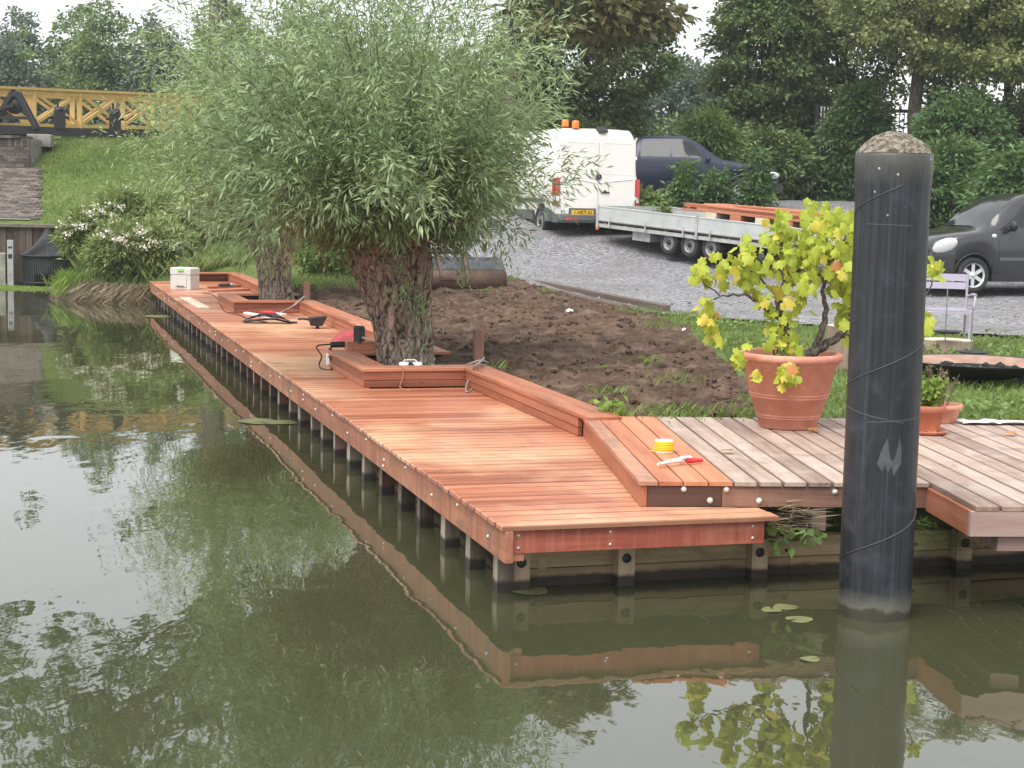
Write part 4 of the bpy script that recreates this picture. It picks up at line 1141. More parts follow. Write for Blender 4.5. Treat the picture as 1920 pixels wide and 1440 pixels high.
tree('tall_tree', 'tall tree with bare thick trunk behind the willow, twigs hanging in at top left', (-7.55, 42.6, gz(-7.55, 42.6)), 9.5, .34,
     [blob(-.55, -.3, 3.2, .5, .4, .5), blob(-1.4, -.3, 3.75, .55, .4, .25), blob(-3.2, -.5, 3.75, .55, .5, .25), blob(-3.9, -.5, 3.6, .45, .4, .40), blob(-2.4, -.5, 3.85, .45, .4, .2), blob(-5.1, -.4, 3.4, .5, .5, .8),
      blob(-1.5, 0, 7.6, 2.6, 2, 1.3), blob(-4.6, 0, 7.4, 2.2, 2, 1.5), blob(1.4, 0, 7.4, 2.6, 2, 1.6), blob(-1, 0, 9.4, 4.2, 3, 1.6), blob(3.6, 0, 6.6, 1.8, 1.6, 1.6), blob(-4.6, 0, 9.6, 2.8, 2, 1.6), blob(-3, 0, 11, 3.2, 2, 1.3)],
     600, 46, .24, .13, .08, 'maple2', 'bark_g', group='trees along the yard', seed=70, limbs=26, fork=.5)

# shrubs between trailer and pickup, by the gate and on the right
SH = [
 ('young ash shrub in front of the rear half of the dark blue pickup', 3.75, 38.6, [blob(0, 0, .5, .42, .3, .5), blob(.1, 0, 1.0, .16, .14, .5)], 110, 34, .20, .13, .045, 'shrub'),
 ('low bright shrub between the white van and the trailer load', 2.75, 38.2, [blob(0, 0, .45, .75, .4, .5)], 120, 34, .20, .11, .05, 'brightleaf'),
 ('young ash shrub hiding the door of the dark blue pickup', 4.55, 38.8, [blob(0, 0, .5, .40, .3, .55), blob(.1, 0, 1.1, .14, .14, .4)], 100, 34, .20, .13, .045, 'shrub'),
 ('leafy shrub in front of the bonnet and wheel of the dark blue pickup', 5.55, 38.9, [blob(0, 0, .6, .32, .28, .65), blob(0, 0, 1.35, .18, .15, .5)], 110, 34, .18, .13, .045, 'shrub'),
 ('feathery shrub rising behind the windscreen of the dark blue pickup', 4.95, 44.0, [blob(0, 0, 1.2, .8, .5, 1.2)], 130, 40, .22, .16, .05, 'brightleaf'),
 ('tall dark shrub growing through the white barred gate', 9.45, 47.2, [blob(0, 0, 1.3, 1.1, .6, 1.5), blob(.2, 0, 2.6, .7, .5, .7)], 260, 44, .28, .15, .06, 'shrub'),
 ('big leafy shrub behind the mooring pole', 11.4, 43.5, [blob(0, 0, 1.5, 1.2, .7, 1.6)], 260, 44, .30, .15, .06, 'shrub'),
 ('dense dark shrub between the mooring pole and the black car', 9.6, 39.4, [blob(0, 0, .8, 1.1, .6, .9), blob(.6, .2, 1.5, .8, .5, .6)], 230, 44, .28, .14, .06, 'shrub'),
 ('lush elder shrub above the windscreen of the black car', 11.3, 37.6, [blob(0, 0, 1.0, 1.1, .6, 1.1), blob(.6, 0, 1.9, .7, .5, .5)], 260, 44, .28, .15, .06, 'shrub'),
 ('lush elder shrub at the right edge of the photo behind the black car', 13.2, 37.4, [blob(0, 0, 1.2, 1.1, .6, 1.3)], 250, 44, .28, .15, .06, 'shrub'),
 ('dark undergrowth shrub under the trees left of the gate', 6.9, 47.0, [blob(0, 0, .9, 1.5, .6, 1.0)], 260, 40, .30, .15, .07, 'maple'),
 ('yellow-green shrub glimpsed under the trees beside the gate', 8.4, 53.0, [blob(0, 0, 1.5, 1.1, .5, .45)], 90, 34, .22, .13, .07, 'herb'),
 ('dark undergrowth shrub behind the white van', 1.2, 46.2, [blob(0, 0, 1.0, 1.9, .6, 1.2)], 260, 40, .30, .15, .07, 'maple'),
 ('dark undergrowth shrub at the foot of the fence behind the pole', 13.5, 47.5, [blob(0, 0, 1.3, 2.0, .7, 1.5)], 300, 40, .32, .15, .07, 'maple'),
 ('dark undergrowth shrub at the far right under the olive tree', 17.5, 46.5, [blob(0, 0, 1.5, 2.2, .7, 1.8)], 300, 40, .32, .15, .07, 'maple'),
 ('dense dark shrub right behind the white barred gate', 9.3, 51.5, [blob(0, 0, 1.6, 1.5, .6, 1.9), blob(-1.2, 0, 2.4, 1.2, .6, 1.3)], 330, 42, .32, .16, .08, 'maple'),
 ('tall dark shrub filling the gap left of the barred gate', 7.6, 52.2, [blob(0, 0, 1.6, 1.3, .6, 1.8), blob(.2, 0, 3.0, 1.2, .6, 1.0)], 300, 42, .32, .16, .08, 'maple'),
 ('bright green weeds and nettles bush behind the far tree box', -2.6, 31.5, [blob(0, 0, .45, .9, .6, .55), blob(-1.0, 0, .5, .7, .5, .5)], 170, 34, .18, .10, .05, 'brightleaf'),
]
for k, (lb, x, y, bl, nc, per, cr, L, Wd, mt) in enumerate(SH):
    bush('shrub', lb, (x, y, gz(x, y)), bl, nc, per, cr, L, Wd, mt, 'shrubs around the yard', k)

rs_h = np.random.RandomState(8)
hq, _c = crown_clumps([blob(x_, rs_h.normal() * .3, .9 + rs_h.random_sample() * .5, 1.6, .6, 1.3) for x_ in np.arange(-9, 26, 1.6)], 1500, 40, .34, .17, .09, rs_h)
hd = thing('hedge', 'long dark hedge closing off the yard behind the trees', 'hedge', (0, 57.5, 2.3))
setmat(me := quads_mesh('foliage', hq), M['maple']); link('foliage', me, None, hd)
part('stems', MB().box(-9.5, 26, -.15, .15, -.3, 1.7), M['twig_d'], hd, kind='stuff')
# ================================================================== FLOWERING WATERSIDE PLANTS
def flowering(label, base, r, h, seed, lean=(0, 0)):
    rs = np.random.RandomState(seed)
    t = thing('flowering_shrub', label, 'plant', base, 0, 'flowering plants on the bank')
    bl = [blob(0, 0, h * .5, r, r * .8, h * .45), blob(lean[0], lean[1], h * .85, r * .6, r * .5, h * .2)]
    q, C = crown_clumps(bl, 190, 36, .17, .14, .032, rs, .8, .1)
    q[:, :, 2] = np.maximum(q[:, :, 2], .0)
    setmat(me := quads_mesh('foliage', q), M['bankleaf']); link('foliage', me, None, t)
    sm = MB(); P_, D_ = [], []
    for k in range(38):
        a = rs.uniform(0, 2 * PI); rr = r * math.sqrt(rs.random_sample()) * 1.05
        x, y = rr * math.cos(a), rr * math.sin(a)
        z = h * (.45 + .65 * rs.random_sample() * (1 - .5 * rr / r)) + .05
        c = np.array([x + lean[0] * .5, y + lean[1] * .5 - .08, z])
        sm.tube([(x * .5, y * .5, 0), tuple(c * .7 + np.array([0, 0, .05])), tuple(c)], [.008, .006, .004], 4, False)
        m = 22
        P_.append(c + rs.normal(size=(m, 3)) * np.array([.045, .045, .030])); D_.append(nrm_(rs.normal(size=(m, 3)) + np.array([0, 0, .6])))
    q = leaf_quads(np.concatenate(P_), np.concatenate(D_), .055, .042, rs, 1.2)
    setmat(me := quads_mesh('blossom', q), M['flower']); link('blossom', me, None, t)['kind'] = 'stuff'
    part('stem', sm, M['twig'], t, kind='stuff')
for k, (lb, x, y, r, h) in enumerate([
    ('pale flowering plant at the left end of the bank, beside the black grille', -9.05, 35.6, .50, .95),
    ('low flowering plant hanging over the water at the left end of the bank', -8.75, 34.5, .60, .75),
    ('flowering plant over the dry reeds in the middle of the bank', -8.0, 34.4, .65, .95),
    ('flowering plant at the water directly left of the far end of the deck', -7.25, 34.5, .60, .95),
    ('small flowering plant on the low bank before the tall white bush', -7.7, 33.95, .50, .60),
    ('small leafy plant with few pale heads between bank and deck end', -7.15, 34.55, .45, .70),
    ('tall bush of whitish flower heads, the highest in the middle of the bank', -8.3, 35.7, .80, 1.45),
    ('tall pale flowering bush behind the end of the deck', -7.25, 35.9, .80, 1.40),
    ('pale flowering bush with pinkish heads behind the white crate', -6.2, 37.0, .80, 1.25),
    ('pinkish flowering bush against the mown grass slope', -8.0, 37.2, .80, 1.25),
    ('flowering bush higher up the grassy bank under the far willow', -6.9, 38.4, .9, 1.15)]):
    flowering(lb, (x, y, gz(x, y) - .02), r, h, 20 + k, (-.1, 0))
# dry reed fringe along the bank
def blades(pts, h, wd, rs, lean=.35, dn=0.0):
    n = len(pts); a = rs.uniform(0, 2 * PI, n)
    D = nrm_(np.stack([np.cos(a) * lean * rs.uniform(.2, 1.6, n), np.sin(a) * lean * rs.uniform(.2, 1.6, n), np.ones(n) * (1 - 2 * dn)], 1))
    S = np.stack([-np.sin(a + .7), np.cos(a + .7), np.zeros(n)], 1)
    H = h * rs.uniform(.5, 1.35, n)[:, None]
    W_ = wd * rs.uniform(.6, 1.3, n)[:, None]
    mid = pts + D * H * .55
    tip = pts + D * H * np.array([1.25, 1.25, .92])
    return np.stack([pts - S * W_ / 2, pts + S * W_ / 2, mid + S * W_ * .4, tip], 1), None
def strew(poly, n, rs, zf, ok=None):
    x0, x1 = min(p[0] for p in poly), max(p[0] for p in poly); y0, y1 = min(p[1] for p in poly), max(p[1] for p in poly)
    out = []
    while len(out) < n:
        x, y = rs.uniform(x0, x1), rs.uniform(y0, y1)
        if poly_in(x, y, poly) and (ok is None or ok(x, y)): out.append((x, y, zf(x, y)))
    return np.array(out)
def stuff(name, label, cat, q, mat):
    me = quads_mesh(name, q); setmat(me, M[mat]); return tag(link(name, me), label, cat, None, 'stuff')
rs = np.random.RandomState(77)
bankline = [(-7.3, 33.35), (-7.9, 33.5), (-8.5, 33.9), (-9.0, 34.6), (-9.35, 35.5)]
pp = []
for _ in range(2600):
    i = rs.randint(len(bankline) - 1); f = rs.random_sample()
    a_, b_ = bankline[i], bankline[i + 1]
    pp.append((a_[0] + (b_[0] - a_[0]) * f + rs.normal() * .10, a_[1] + (b_[1] - a_[1]) * f + rs.normal() * .10 + .1, rs.uniform(.05, .42)))
q, _ = blades(np.array(pp), .42, .016, rs, .5, .75)
stuff('reeds', 'dry brown reeds and roots hanging over the water below the flowers', 'reeds', q, 'dryreed')
pp = [(-9.2 + rs.normal() * .16, 35.2 + rs.normal() * .5, .05 + rs.uniform(0, .3)) for _ in range(1400)]
q, _ = blades(np.array(pp), .30, .016, rs, .7)
stuff('reeds', 'fresh green reeds at the left end of the flowery bank', 'reeds', q, 'herb')

# ================================================================== GRASS
def onland(x, y): return land(x, y) > .15
LAWN = [(-11.2, 39.7), (-9.4, 36.8), (-8.0, 35.2), (-5.5, 34.5), (-3.4, 33), (-3.2, 40), (-5, 47), (-12.3, 47), (-12.2, 43)]
q, _ = blades(strew(LAWN, 42000, rs, gz, onland), .085, .016, rs, .5)
stuff('bank_grass', 'mown green grass on the sloping bank below the bridge', 'grass', q, 'lawnblade')
SIDE = [UD(.9, 2.9)[:2], UD(9, 2.9)[:2], (11, 20.3), (6.9, 21.7), (5.0, 22.3), (3.3, 23.7), (2.4, 24.3), (2.4, 20), (2.35, 17), (2.25, 15.2), (2.0, 13.2)]
SIDE = [tuple(p) for p in SIDE]
def patchy(x, y): return mnoise.noise((x * .8, y * .8, 4)) > R.uniform(-.9, .35)
q, _ = blades(strew(SIDE, 26000, rs, gz, patchy), .085, .010, rs, .6)
stuff('side_grass', 'rough patchy grass behind the old deck, around the chair and fire bowl', 'grass', q, 'grassblade')
BACK = [(-4.4, 29.4), (-3.3, 28.2), (-2.0, 30.4), (-1.2, 31.2), (-.2, 32.4), (-.4, 33.8), (-3.6, 34)]
q, _ = blades(strew(BACK, 9000, rs, gz), .14, .014, rs, .5)
stuff('back_grass', 'long green grass behind the dug soil around the excavator bucket', 'grass', q, 'grassblade')
BANK = [(-9.35, 34.9), (-8.6, 33.75), (-7.2, 33.45), (-5.6, 34.4), (-5.4, 35.6), (-9.3, 36.6)]
q, _ = blades(strew(BANK, 6500, rs, gz, onland), .34, .016, rs, .55)
stuff('bank_herbage', 'tall fresh grass and herbage between the flowering plants on the bank', 'grass', q, 'bankleaf')
# broad-leaved weeds in the grass
wp = strew(SIDE, 5200, rs, gz, lambda x, y: mnoise.noise((x * .6, y * .6, 8)) > .02 + (0 if x > 3.5 else .25))
D = nrm_(rs.normal(size=wp.shape) * np.array([1, 1, .3]) + np.array([0, 0, .35]))
q = leaf_quads(wp + np.array([0, 0, .03]) + rs.uniform(0, .09, (len(wp), 1)) * np.array([0, 0, 1]), D, rs.uniform(.04, .10, len(wp)), .05, rs, 1.5)
stuff('weeds', 'broad-leaved weeds and clover growing in the rough grass', 'weeds', q, 'weed')
# sparse weeds and grass on the soil, along its rim and behind the old deck
spots = [(UD(-.05, 2.92), .12, 90), (UD(.5, 2.95), .30, 320), (UD(1.15, 2.95), .30, 260), ((.86, 14.3), .12, 60), ((1.4, 17.2), .14, 50), ((1.55, 15.5), .2, 70), ((-.2, 16.3), .12, 70), ((-.42, 28.6), .2, 60), ((.6, 29.2), .18, 50),
         ((1.9, 25.0), .35, 200), ((2.1, 22.2), .35, 220), ((2.45, 20), .3, 200), ((2.4, 17.4), .25, 140), ((-.35, 31.4), .35, 260), ((2.15, 14.0), .2, 120), ((2.5, 24.1), .4, 300)]
pp = []
for c, r, n in spots:
    for _ in range(n):
        x, y = c[0] + rs.normal() * r * .6, c[1] + rs.normal() * r * .8
        pp.append((x, y, max(gz(x, y), .5) + .03))
q, _ = blades(np.array(pp), .11, .010, rs, .6)
stuff('grass_tufts', 'sparse grass tufts and seedlings on the dug soil and along its edges', 'grass', q, 'grassblade')
pp = np.array([(UD(-.02, 2.95).x + rs.normal() * .07, UD(-.02, 2.95).y + rs.normal() * .05, .56 + rs.uniform(0, .16)) for _ in range(70)])
q = leaf_quads(pp, nrm_(rs.normal(size=pp.shape) + np.array([0, 0, .5])), .075, .045, rs, 1)
solo('leafy_weed', 'single leafy green weed at the back edge of the new orange boards', 'weed', quads_mesh('leafy_weed', q), M['herb'])
# plants on the bank below the old deck
pp = np.array([(UD(0, 0).x + rs.uniform(.50, .76), 10.02 + rs.normal() * .10, .27 + rs.uniform(0, .20)) for _ in range(800)])
q, _ = blades(pp, .16, .012, rs, .9, .45)
stuff('dry_roots', 'tangle of dry roots and grass hanging below the old deck', 'grass', q, 'dryreed')
for k, (x, n, lab) in enumerate(((2.02 - .27, 26, 'heart-leaved nettle under the old deck left of the pole'), (1.62, 14, 'small leafy weed below the hanging roots'))):
    pp = np.array([(x + rs.normal() * .06, 9.78 + rs.normal() * .04, .25 + rs.uniform(.0, .14)) for _ in range(n)])
    q = leaf_quads(pp, nrm_(rs.normal(size=pp.shape) * np.array([1, .6, .5]) + np.array([0, -.4, -.2])), .075, .055, rs, .8)
    solo('bank_weed', lab, 'weed', quads_mesh('bank_weed', q), M['weed'])
pp = np.array([(2.62 + rs.normal() * .13, 9.86 + rs.normal() * .06, .24 + rs.uniform(0, .18)) for _ in range(700)])
q, _ = blades(pp, .10, .006, rs, .8, .5)
solo('fern', 'feathery green horsetail in the dark under the deck right of the pole', 'fern', quads_mesh('fern', q), M['weed'])

# ================================================================== VEHICLES
def ip(x, xs, ys):
    """smooth (monotone cubic-ish) interpolation of station values"""
    xs_ = list(xs)
    if x <= xs_[0]: return ys[0]
    if x >= xs_[-1]: return ys[-1]
    i = max(k for k in range(len(xs_) - 1) if xs_[k] <= x)
    t = (x - xs_[i]) / (xs_[i + 1] - xs_[i])
    def slope(k):
        if k <= 0 or k >= len(xs_) - 1: return 0 if len(xs_) < 3 else (ys[min(k + 1, len(ys) - 1)] - ys[max(k - 1, 0)]) / (xs_[min(k + 1, len(xs_) - 1)] - xs_[max(k - 1, 0)])
        a = (ys[k] - ys[k - 1]) / (xs_[k] - xs_[k - 1]); b = (ys[k + 1] - ys[k]) / (xs_[k + 1] - xs_[k])
        return 0 if a * b <= 0 else 2 * a * b / (a + b)
    h_ = xs_[i + 1] - xs_[i]
    m0, m1 = slope(i) * h_, slope(i + 1) * h_
    return (2 * t ** 3 - 3 * t ** 2 + 1) * ys[i] + (t ** 3 - 2 * t ** 2 + t) * m0 + (-2 * t ** 3 + 3 * t ** 2) * ys[i + 1] + (t ** 3 - t ** 2) * m1
class Shell:
    def __init__(s, L, zb, zs, zt, w, wr, wheels=()):
        s.L, s.a, s.wheels = L, (zb, zs, zt, w, wr), wheels
    def val(s, x):
        zb, zs, zt, w_, wr = (ip(x, *q) for q in s.a)
        for (xc, zc, r) in s.wheels:
            if abs(x - xc) < r: zb = max(zb, zc + math.sqrt(r * r - (x - xc) ** 2))
        return zb, zs, zt, w_, wr
    def half(s, x):
        zb, zs, zt, w_, wr = s.val(x)
        return [(.93 * w_, zb), (.99 * w_, zb + .30 * (zs - zb)), (w_, zb + .62 * (zs - zb)), (.995 * w_, zb + .88 * (zs - zb)), (.965 * w_, zs),
                (wr + .02, zt - .09 * (zt - zs) - .03), (wr * .93, zt - .012), (wr * .6, zt), (0, zt + .006)]
    def mesh(s, step=.05):
        xs_ = sorted(set([round(k * step, 3) for k in range(int(s.L / step) + 1)] + [s.L] + [xc + sg * r * f for xc, zc, r in s.wheels for sg in (-1, 1) for f in (1, .985, .93)]))
        rows = []
        for x in xs_:
            hp = s.half(x)
            rows.append([(x, -y, z) for y, z in hp] + [(x, y, z) for y, z in reversed(hp[:-1])])
        mb = MB(); mb.grid(rows, True, True)
        n = len(rows[0])
        mb.add(rows[0], [tuple(range(n))], True); mb.add(rows[-1], [tuple(reversed(range(n)))], True)
        # floor
        mb.add([r[0] for r in rows] + [r[-1] for r in rows], [(i, i + 1, len(rows) + i + 1, len(rows) + i) for i in range(len(rows) - 1)])
        return mb
    def side(s, x, t, sg, out=.006):
        h = s.half(x); (y0, z0), (y1, z1) = h[4], h[5]
        nx = Vector((0, (z1 - z0), (y0 - y1))).normalized()
        return (x, sg * (y0 + (y1 - y0) * t + nx.y * out), z0 + (z1 - z0) * t + nx.z * out)
    def body(s, x, z, sg, out=.006):
        h = s.half(x)
        for (y0, z0), (y1, z1) in zip(h[:-1], h[1:]):
            if z0 <= z <= z1: return (x, sg * (y0 + (y1 - y0) * (z - z0) / max(1e-6, z1 - z0) + out), z)
        return (x, sg * (h[0][0] + out), z)
    def window(s, quad, sg, n=10, out=.007):
        (xb0, xb1, tb), (xt0, xt1, tt) = quad
        rows = []
        for j in range(5):
            f = j / 4
            rows.append([s.side(xb0 + (xb1 - xb0) * i / n + ((xt0 - xb0) * (1 - i / n) + (xt1 - xb1) * i / n) * f, tb + (tt - tb) * f, sg, out) for i in range(n + 1)])
        return MB().grid(rows, True, sg > 0)
    def top(s, x0, x1, f=.9, n=8, out=.008):
        rows = []
        for i in range(n + 1):
            x = x0 + (x1 - x0) * i / n
            zb, zs, zt, w_, wr = s.val(x)
            y1 = wr * .95 * f
            rows.append([(x - out, y1 * k / 4, zt + out + (.006 if abs(k) < 3 else -.012 * (abs(k) - 2))) for k in range(-4, 5)])
        return MB().grid(rows, True, True)
def wheel(parent, x, y, r, wd, rimmat, sg, spokes=6, rr=.68):
    w_ = link('wheel', None, None, parent, (x, y, r))
    pr = [(r * rr, -wd * .42), (r * .80, -wd * .5), (r * .95, -wd * .48), (r, -wd * .33), (r, wd * .33), (r * .95, wd * .48), (r * .80, wd * .5), (r * rr, wd * .42)]
    part('tyre', MB().lathe(pr, 32, axis='y'), M['tyre'], w_)
    rm = MB()
    yo = sg * wd * .40
    rm.lathe([(r * rr, yo - .01), (r * rr * 1.01, yo), (r * rr * .93, yo), (r * rr * .88, yo - sg * .03), (r * .45, yo - sg * .045), (r * .25, yo - sg * .02), (.0, yo - sg * .015)] if spokes == 0 else
             [(r * rr, yo - .01), (r * rr * 1.01, yo), (r * rr * .93, yo), (r * rr * .90, yo - sg * .03)], 32, axis='y')
    if spokes:
        for k in range(spokes):
            a = 2 * PI * k / spokes
            Mx = Matrix.Rotation(a, 4, 'Y')
            rm.box(-r * .10, r * .10, yo - sg * .03 - .012, yo - sg * .03 + .012, r * .10, r * rr * .95, M=Mx)
        rm.lathe([(0, yo - sg * .01), (r * .16, yo - sg * .012), (r * .18, yo - sg * .03)], 20, axis='y')
    part('rim', rm, M[rimmat], w_)
    if not spokes:
        hl_ = MB()
        for k in range(8):
            a = 2 * PI * k / 8
            hl_.lathe([(0, yo - sg * .034), (r * .07, yo - sg * .034)], 8, (r * .52 * math.cos(a), 0, r * .52 * math.sin(a)), 'y')
        hl_.lathe([(r * .20, yo - sg * .012), (r * .20, yo + sg * .01), (0, yo + sg * .012)], 16, axis='y')
        part('rim_holes', hl_, M['iron'], w_, kind='stuff')
    dk = MB().lathe([(r * rr * .95, yo - sg * .07), (0, yo - sg * .072)], 24, axis='y')
    part('brake_disc', dk, M['black_plastic'], w_)
    return w_
def ellipsoid(c, a, b, d, Mrot=None, seg=20):
    mb = MB(); rows = []
    for i in range(9):
        t = PI * i / 8 - PI / 2
        row = []
        for k in range(seg + 1):
            u = 2 * PI * k / seg
            p = Vector((a * math.cos(t) * math.cos(u), b * math.cos(t) * math.sin(u), d * math.sin(t)))
            if Mrot is not None: p = Mrot @ p
            row.append((c[0] + p.x, c[1] + p.y, c[2] + p.z))
        rows.append(row)
    return mb.grid(rows)

# ---- white van: local x runs forward from the rear doors
VX, VY = 1.81, 37.4
van = thing('white_van', 'white panel van seen from behind, its rear doors shut, two orange beacons on the roof', 'van', (VX, VY, 1.40), math.radians(108))
VS = Shell(5.9, ([0, .3, 5.5, 5.9], [.46, .42, .40, .45]), ([0, 4.4, 5.1, 5.9], [1.42, 1.42, 1.2, .95]), ([0, .06, .35, 4.0, 4.7, 5.2, 5.7, 5.9], [2.26, 2.34, 2.42, 2.42, 2.2, 1.55, 1.15, .95]),
           ([0, .05, .3, 5.2, 5.9], [.935, .965, .99, .98, .8]), ([0, .05, .3, 4.2, 5.9], [.80, .84, .87, .85, .75]), ((1.12, .34, .42), (4.75, .34, .42)))
part('body', VS.mesh(.06), M['vanw'], van)
def rrect(y0, y1, z0, z1, r, n=5):
    o = []
    for (cy, cz, a0) in ((y1 - r, z0 + r, -90), (y1 - r, z1 - r, 0), (y0 + r, z1 - r, 90), (y0 + r, z0 + r, 180)):
        for k in range(n + 1):
            a = math.radians(a0 + 90 * k / n); o.append((cy + r * math.cos(a), cz + r * math.sin(a)))
    return o
for sg in (1, -1):
    y0, y1 = (.006, .87) if sg > 0 else (-.87, -.006)
    dm = MB().prism(rrect(y0, y1, .60, 2.19, .06), -.040, .01, 'x')
    dr = part('rear_door', dm, M['vanw'], van)
    # pressed window field and swage line
    fr_ = rrect(y0 + .05, y1 - .05, 1.42, 2.10, .10)
    tb_ = MB().tube([(-.041, p[0], p[1]) for p in fr_ + fr_[:1]], .006, 5)
    tb_.tube([(-.043, sg * (.03 + .80 * t), 1.30 - .09 * (1 - t) ** 2 + (.10 * max(0, t - .75) ** 1.2)) for t in np.linspace(0, 1, 12)], .012, 6)
    part('swage', tb_, M['vanw'], dr)
    part('hinge', MB().box(-.05, -.02, sg * .87, sg * .90, 1.75, 1.82).box(-.05, -.02, sg * .87, sg * .90, .86, .93), M['vanw'], dr)
    if sg < 0:
        part('handle', MB().box(-.065, -.04, -.26, -.06, 1.00, 1.035).prism([(-.20, 1.035), (-.12, 1.035), (-.16, 1.075)], -.05, -.04, 'x'), M['black_plastic'], dr)
    lamp = MB().prism(rrect(min(sg * .895, sg * .992), max(sg * .895, sg * .992), .70, 1.32, .03), -.03, .21, 'x')
    lp = part('tail_light', lamp, M['redlamp'], van)
    part('lens', MB().box(.0, .20, min(sg * .99, sg * .996), max(sg * .99, sg * .996), .80, .92).box(-.036, -.028, min(sg * .91, sg * .98), max(sg * .91, sg * .98), .80, .92), M['clearlamp'], lp)
    part('lens', MB().box(.0, .20, min(sg * .99, sg * .996), max(sg * .99, sg * .996), 1.18, 1.29), M['smoked'], lp)
part('bumper', MB().prism([(-.12, .34), (-.14, .40), (-.13, .50), (-.02, .53), (.30, .53), (.30, .34)], -.97, .97, 'y'), M['grey_plastic'], van)
part('lower_panel', MB().box(-.035, .02, -.80, .80, .535, .595), M['vanw'], van)
part('side_skirt', MB().box(.3, .72, .955, .997, .36, .66).box(1.52, 4.35, .955, .997, .38, .60).box(.3, .72, -.997, -.955, .36, .66), M['grey_plastic'], van)
part('reflector', MB().box(-.145, -.13, .52, .80, .40, .46), M['redlamp'], van)
part('reflector', MB().box(-.145, -.13, -.80, -.52, .40, .46), M['redlamp'], van)
pl_ = part('licence_plate', MB().box(-.058, -.042, .10, .62, .505, .62), M['plate'], van)
part('plate_recess', MB().box(-.041, -.036, .04, .68, .50, .66), M['grey_plastic'], van)
part('emblem', MB().lathe([(0, -.058), (.062, -.056), (.074, -.05), (.078, -.035)], 24, (0, 0, 1.36), 'x'), M['iron'], van)
em = part('emblem_ring', MB().lathe([(.062, -.062), (.070, -.062), (.072, -.052), (.060, -.052)], 24, (0, 0, 1.36), 'x'), M['steel'], van)
def text(s_, size, mat, parent, loc, X, Y, name='lettering', ext=.001, bold=0.0):
    c = bpy.data.curves.new(name, 'FONT'); c.body = s_; c.size = size; c.align_x = 'CENTER'; c.align_y = 'CENTER'; c.extrude = ext; c.offset = bold
    o = link(name, c, mat, parent, loc)
    X, Y = Vector(X).normalized(), Vector(Y).normalized(); Z = X.cross(Y)
    o.rotation_euler = Matrix((X, Y, Z)).transposed().to_euler()
    bpy.context.view_layer.update()
    me = bpy.data.meshes.new_from_object(o)          # plain mesh letters
    m2 = link(name, me, mat, parent, loc, o.rotation_euler)
    bpy.data.objects.remove(o)
    m2.name = name
    return m2
text('1-VKT-51', .112, M['ink'], pl_, (-.060, .345, .562), (0, -1, 0), (0, 0, 1), bold=.002)
text('V', .062, M['steel'], em, (-.061, 0, 1.382), (0, -1, 0), (0, 0, 1)); text('W', .062, M['steel'], em, (-.061, 0, 1.338), (0, -1, 0), (0, 0, 1))
for x, y, hh in ((.55, .60, .20), (.20, .48, .17)):
    b_ = part('beacon', MB().lathe([(.075, 0), (.082, .02), (.078, hh - .02), (.065, hh), (0, hh + .004)], 18, (x, y, 2.41)), M['orange'], van)
part('roof_bar', MB().box(.30, .36, .35, .80, 2.42, 2.45), M['black_plastic'], van)
part('rear_camera', MB().prism([(-.02, 2.33), (-.06, 2.36), (.10, 2.47), (.16, 2.40)], -.20, .02, 'y'), M['black_plastic'], van)
for sg in (1, -1):
    for x in (1.12, 4.75): wheel(van, x, sg * .86, .34, .22, 'rim', sg, 0)
part('tow_bar', MB().tube([(.2, 0, .36), (-.2, 0, .40), (-.26, 0, .46)], .03, 8), M['iron'], van)
part('side_moulding', MB().box(.72, 4.2, .992, 1.006, .78, .86), M['grey_plastic'], van)

# ---- dark blue pickup, nose to the right (local x from nose backwards)
pu = thing('pickup_truck', 'dark blue pickup parked side-on behind the shrubs, facing right', 'pickup', (6.45, 41.95, gz(5.0, 41.6) - .02), PI - .03)
PS = Shell(5.25, ([0, .1, .5, 5.25], [.55, .42, .36, .42]), ([0, .15, .6, 1.2, 1.7, 3.5, 3.56, 5.25], [.82, .98, 1.07, 1.14, 1.22, 1.24, 1.16, 1.16]),
           ([0, .12, .5, 1.0, 1.38, 2.05, 2.4, 3.3, 3.48, 3.56, 5.25], [.86, 1.02, 1.13, 1.19, 1.24, 1.66, 1.78, 1.77, 1.70, 1.20, 1.18]),
           ([0, .1, .35, .8, 5.25], [.72, .84, .91, .93, .92]), ([0, .15, .6, 1.3, 1.8, 2.3, 3.4, 3.56, 5.25], [.62, .72, .78, .80, .70, .66, .65, .84, .84]), ((.92, .38, .46), (4.1, .38, .46)))
part('body', PS.mesh(.05), M['blue_car'], pu)
for sg in (1, -1):
    part('side_window', PS.window(((1.66, 2.64, .05), (2.16, 2.62, .90)), sg), M['glass'], pu)
    part('side_window', PS.window(((2.70, 3.42, .05), (2.68, 3.28, .90)), sg), M['glass'], pu)
    for x in (.92, 4.1): wheel(pu, x, sg * .80, .38, .25, 'alloy', sg, 6)
    part('mirror', ellipsoid((1.78, sg * 1.02, 1.22), .06, .11, .075), M['blue_car'], pu)
    part('door_handle', MB().box(2.45, 2.62, sg * .925 - .015, sg * .925 + .02, 1.02, 1.06), M['alloy'], pu)
    part('head_light', ellipsoid(PS.body(.22, .86, sg, -.02), .20, .05, .09, Matrix.Rotation(sg * -.35, 3, 'Z')), M['clearlamp'], pu)
    part('wheel_flare', MB().tube([(.92 + .47 * math.cos(a), sg * .925, .38 + .47 * math.sin(a)) for a in np.linspace(.1, PI - .1, 14)], .022, 6), M['blue_car'], pu)
    part('side_step', MB().tube([(1.5, sg * .93, .34), (3.5, sg * .93, .34)], .035, 8), M['steel'], pu)
part('windscreen', PS.top(1.46, 2.12, .96), M['glass'], pu)
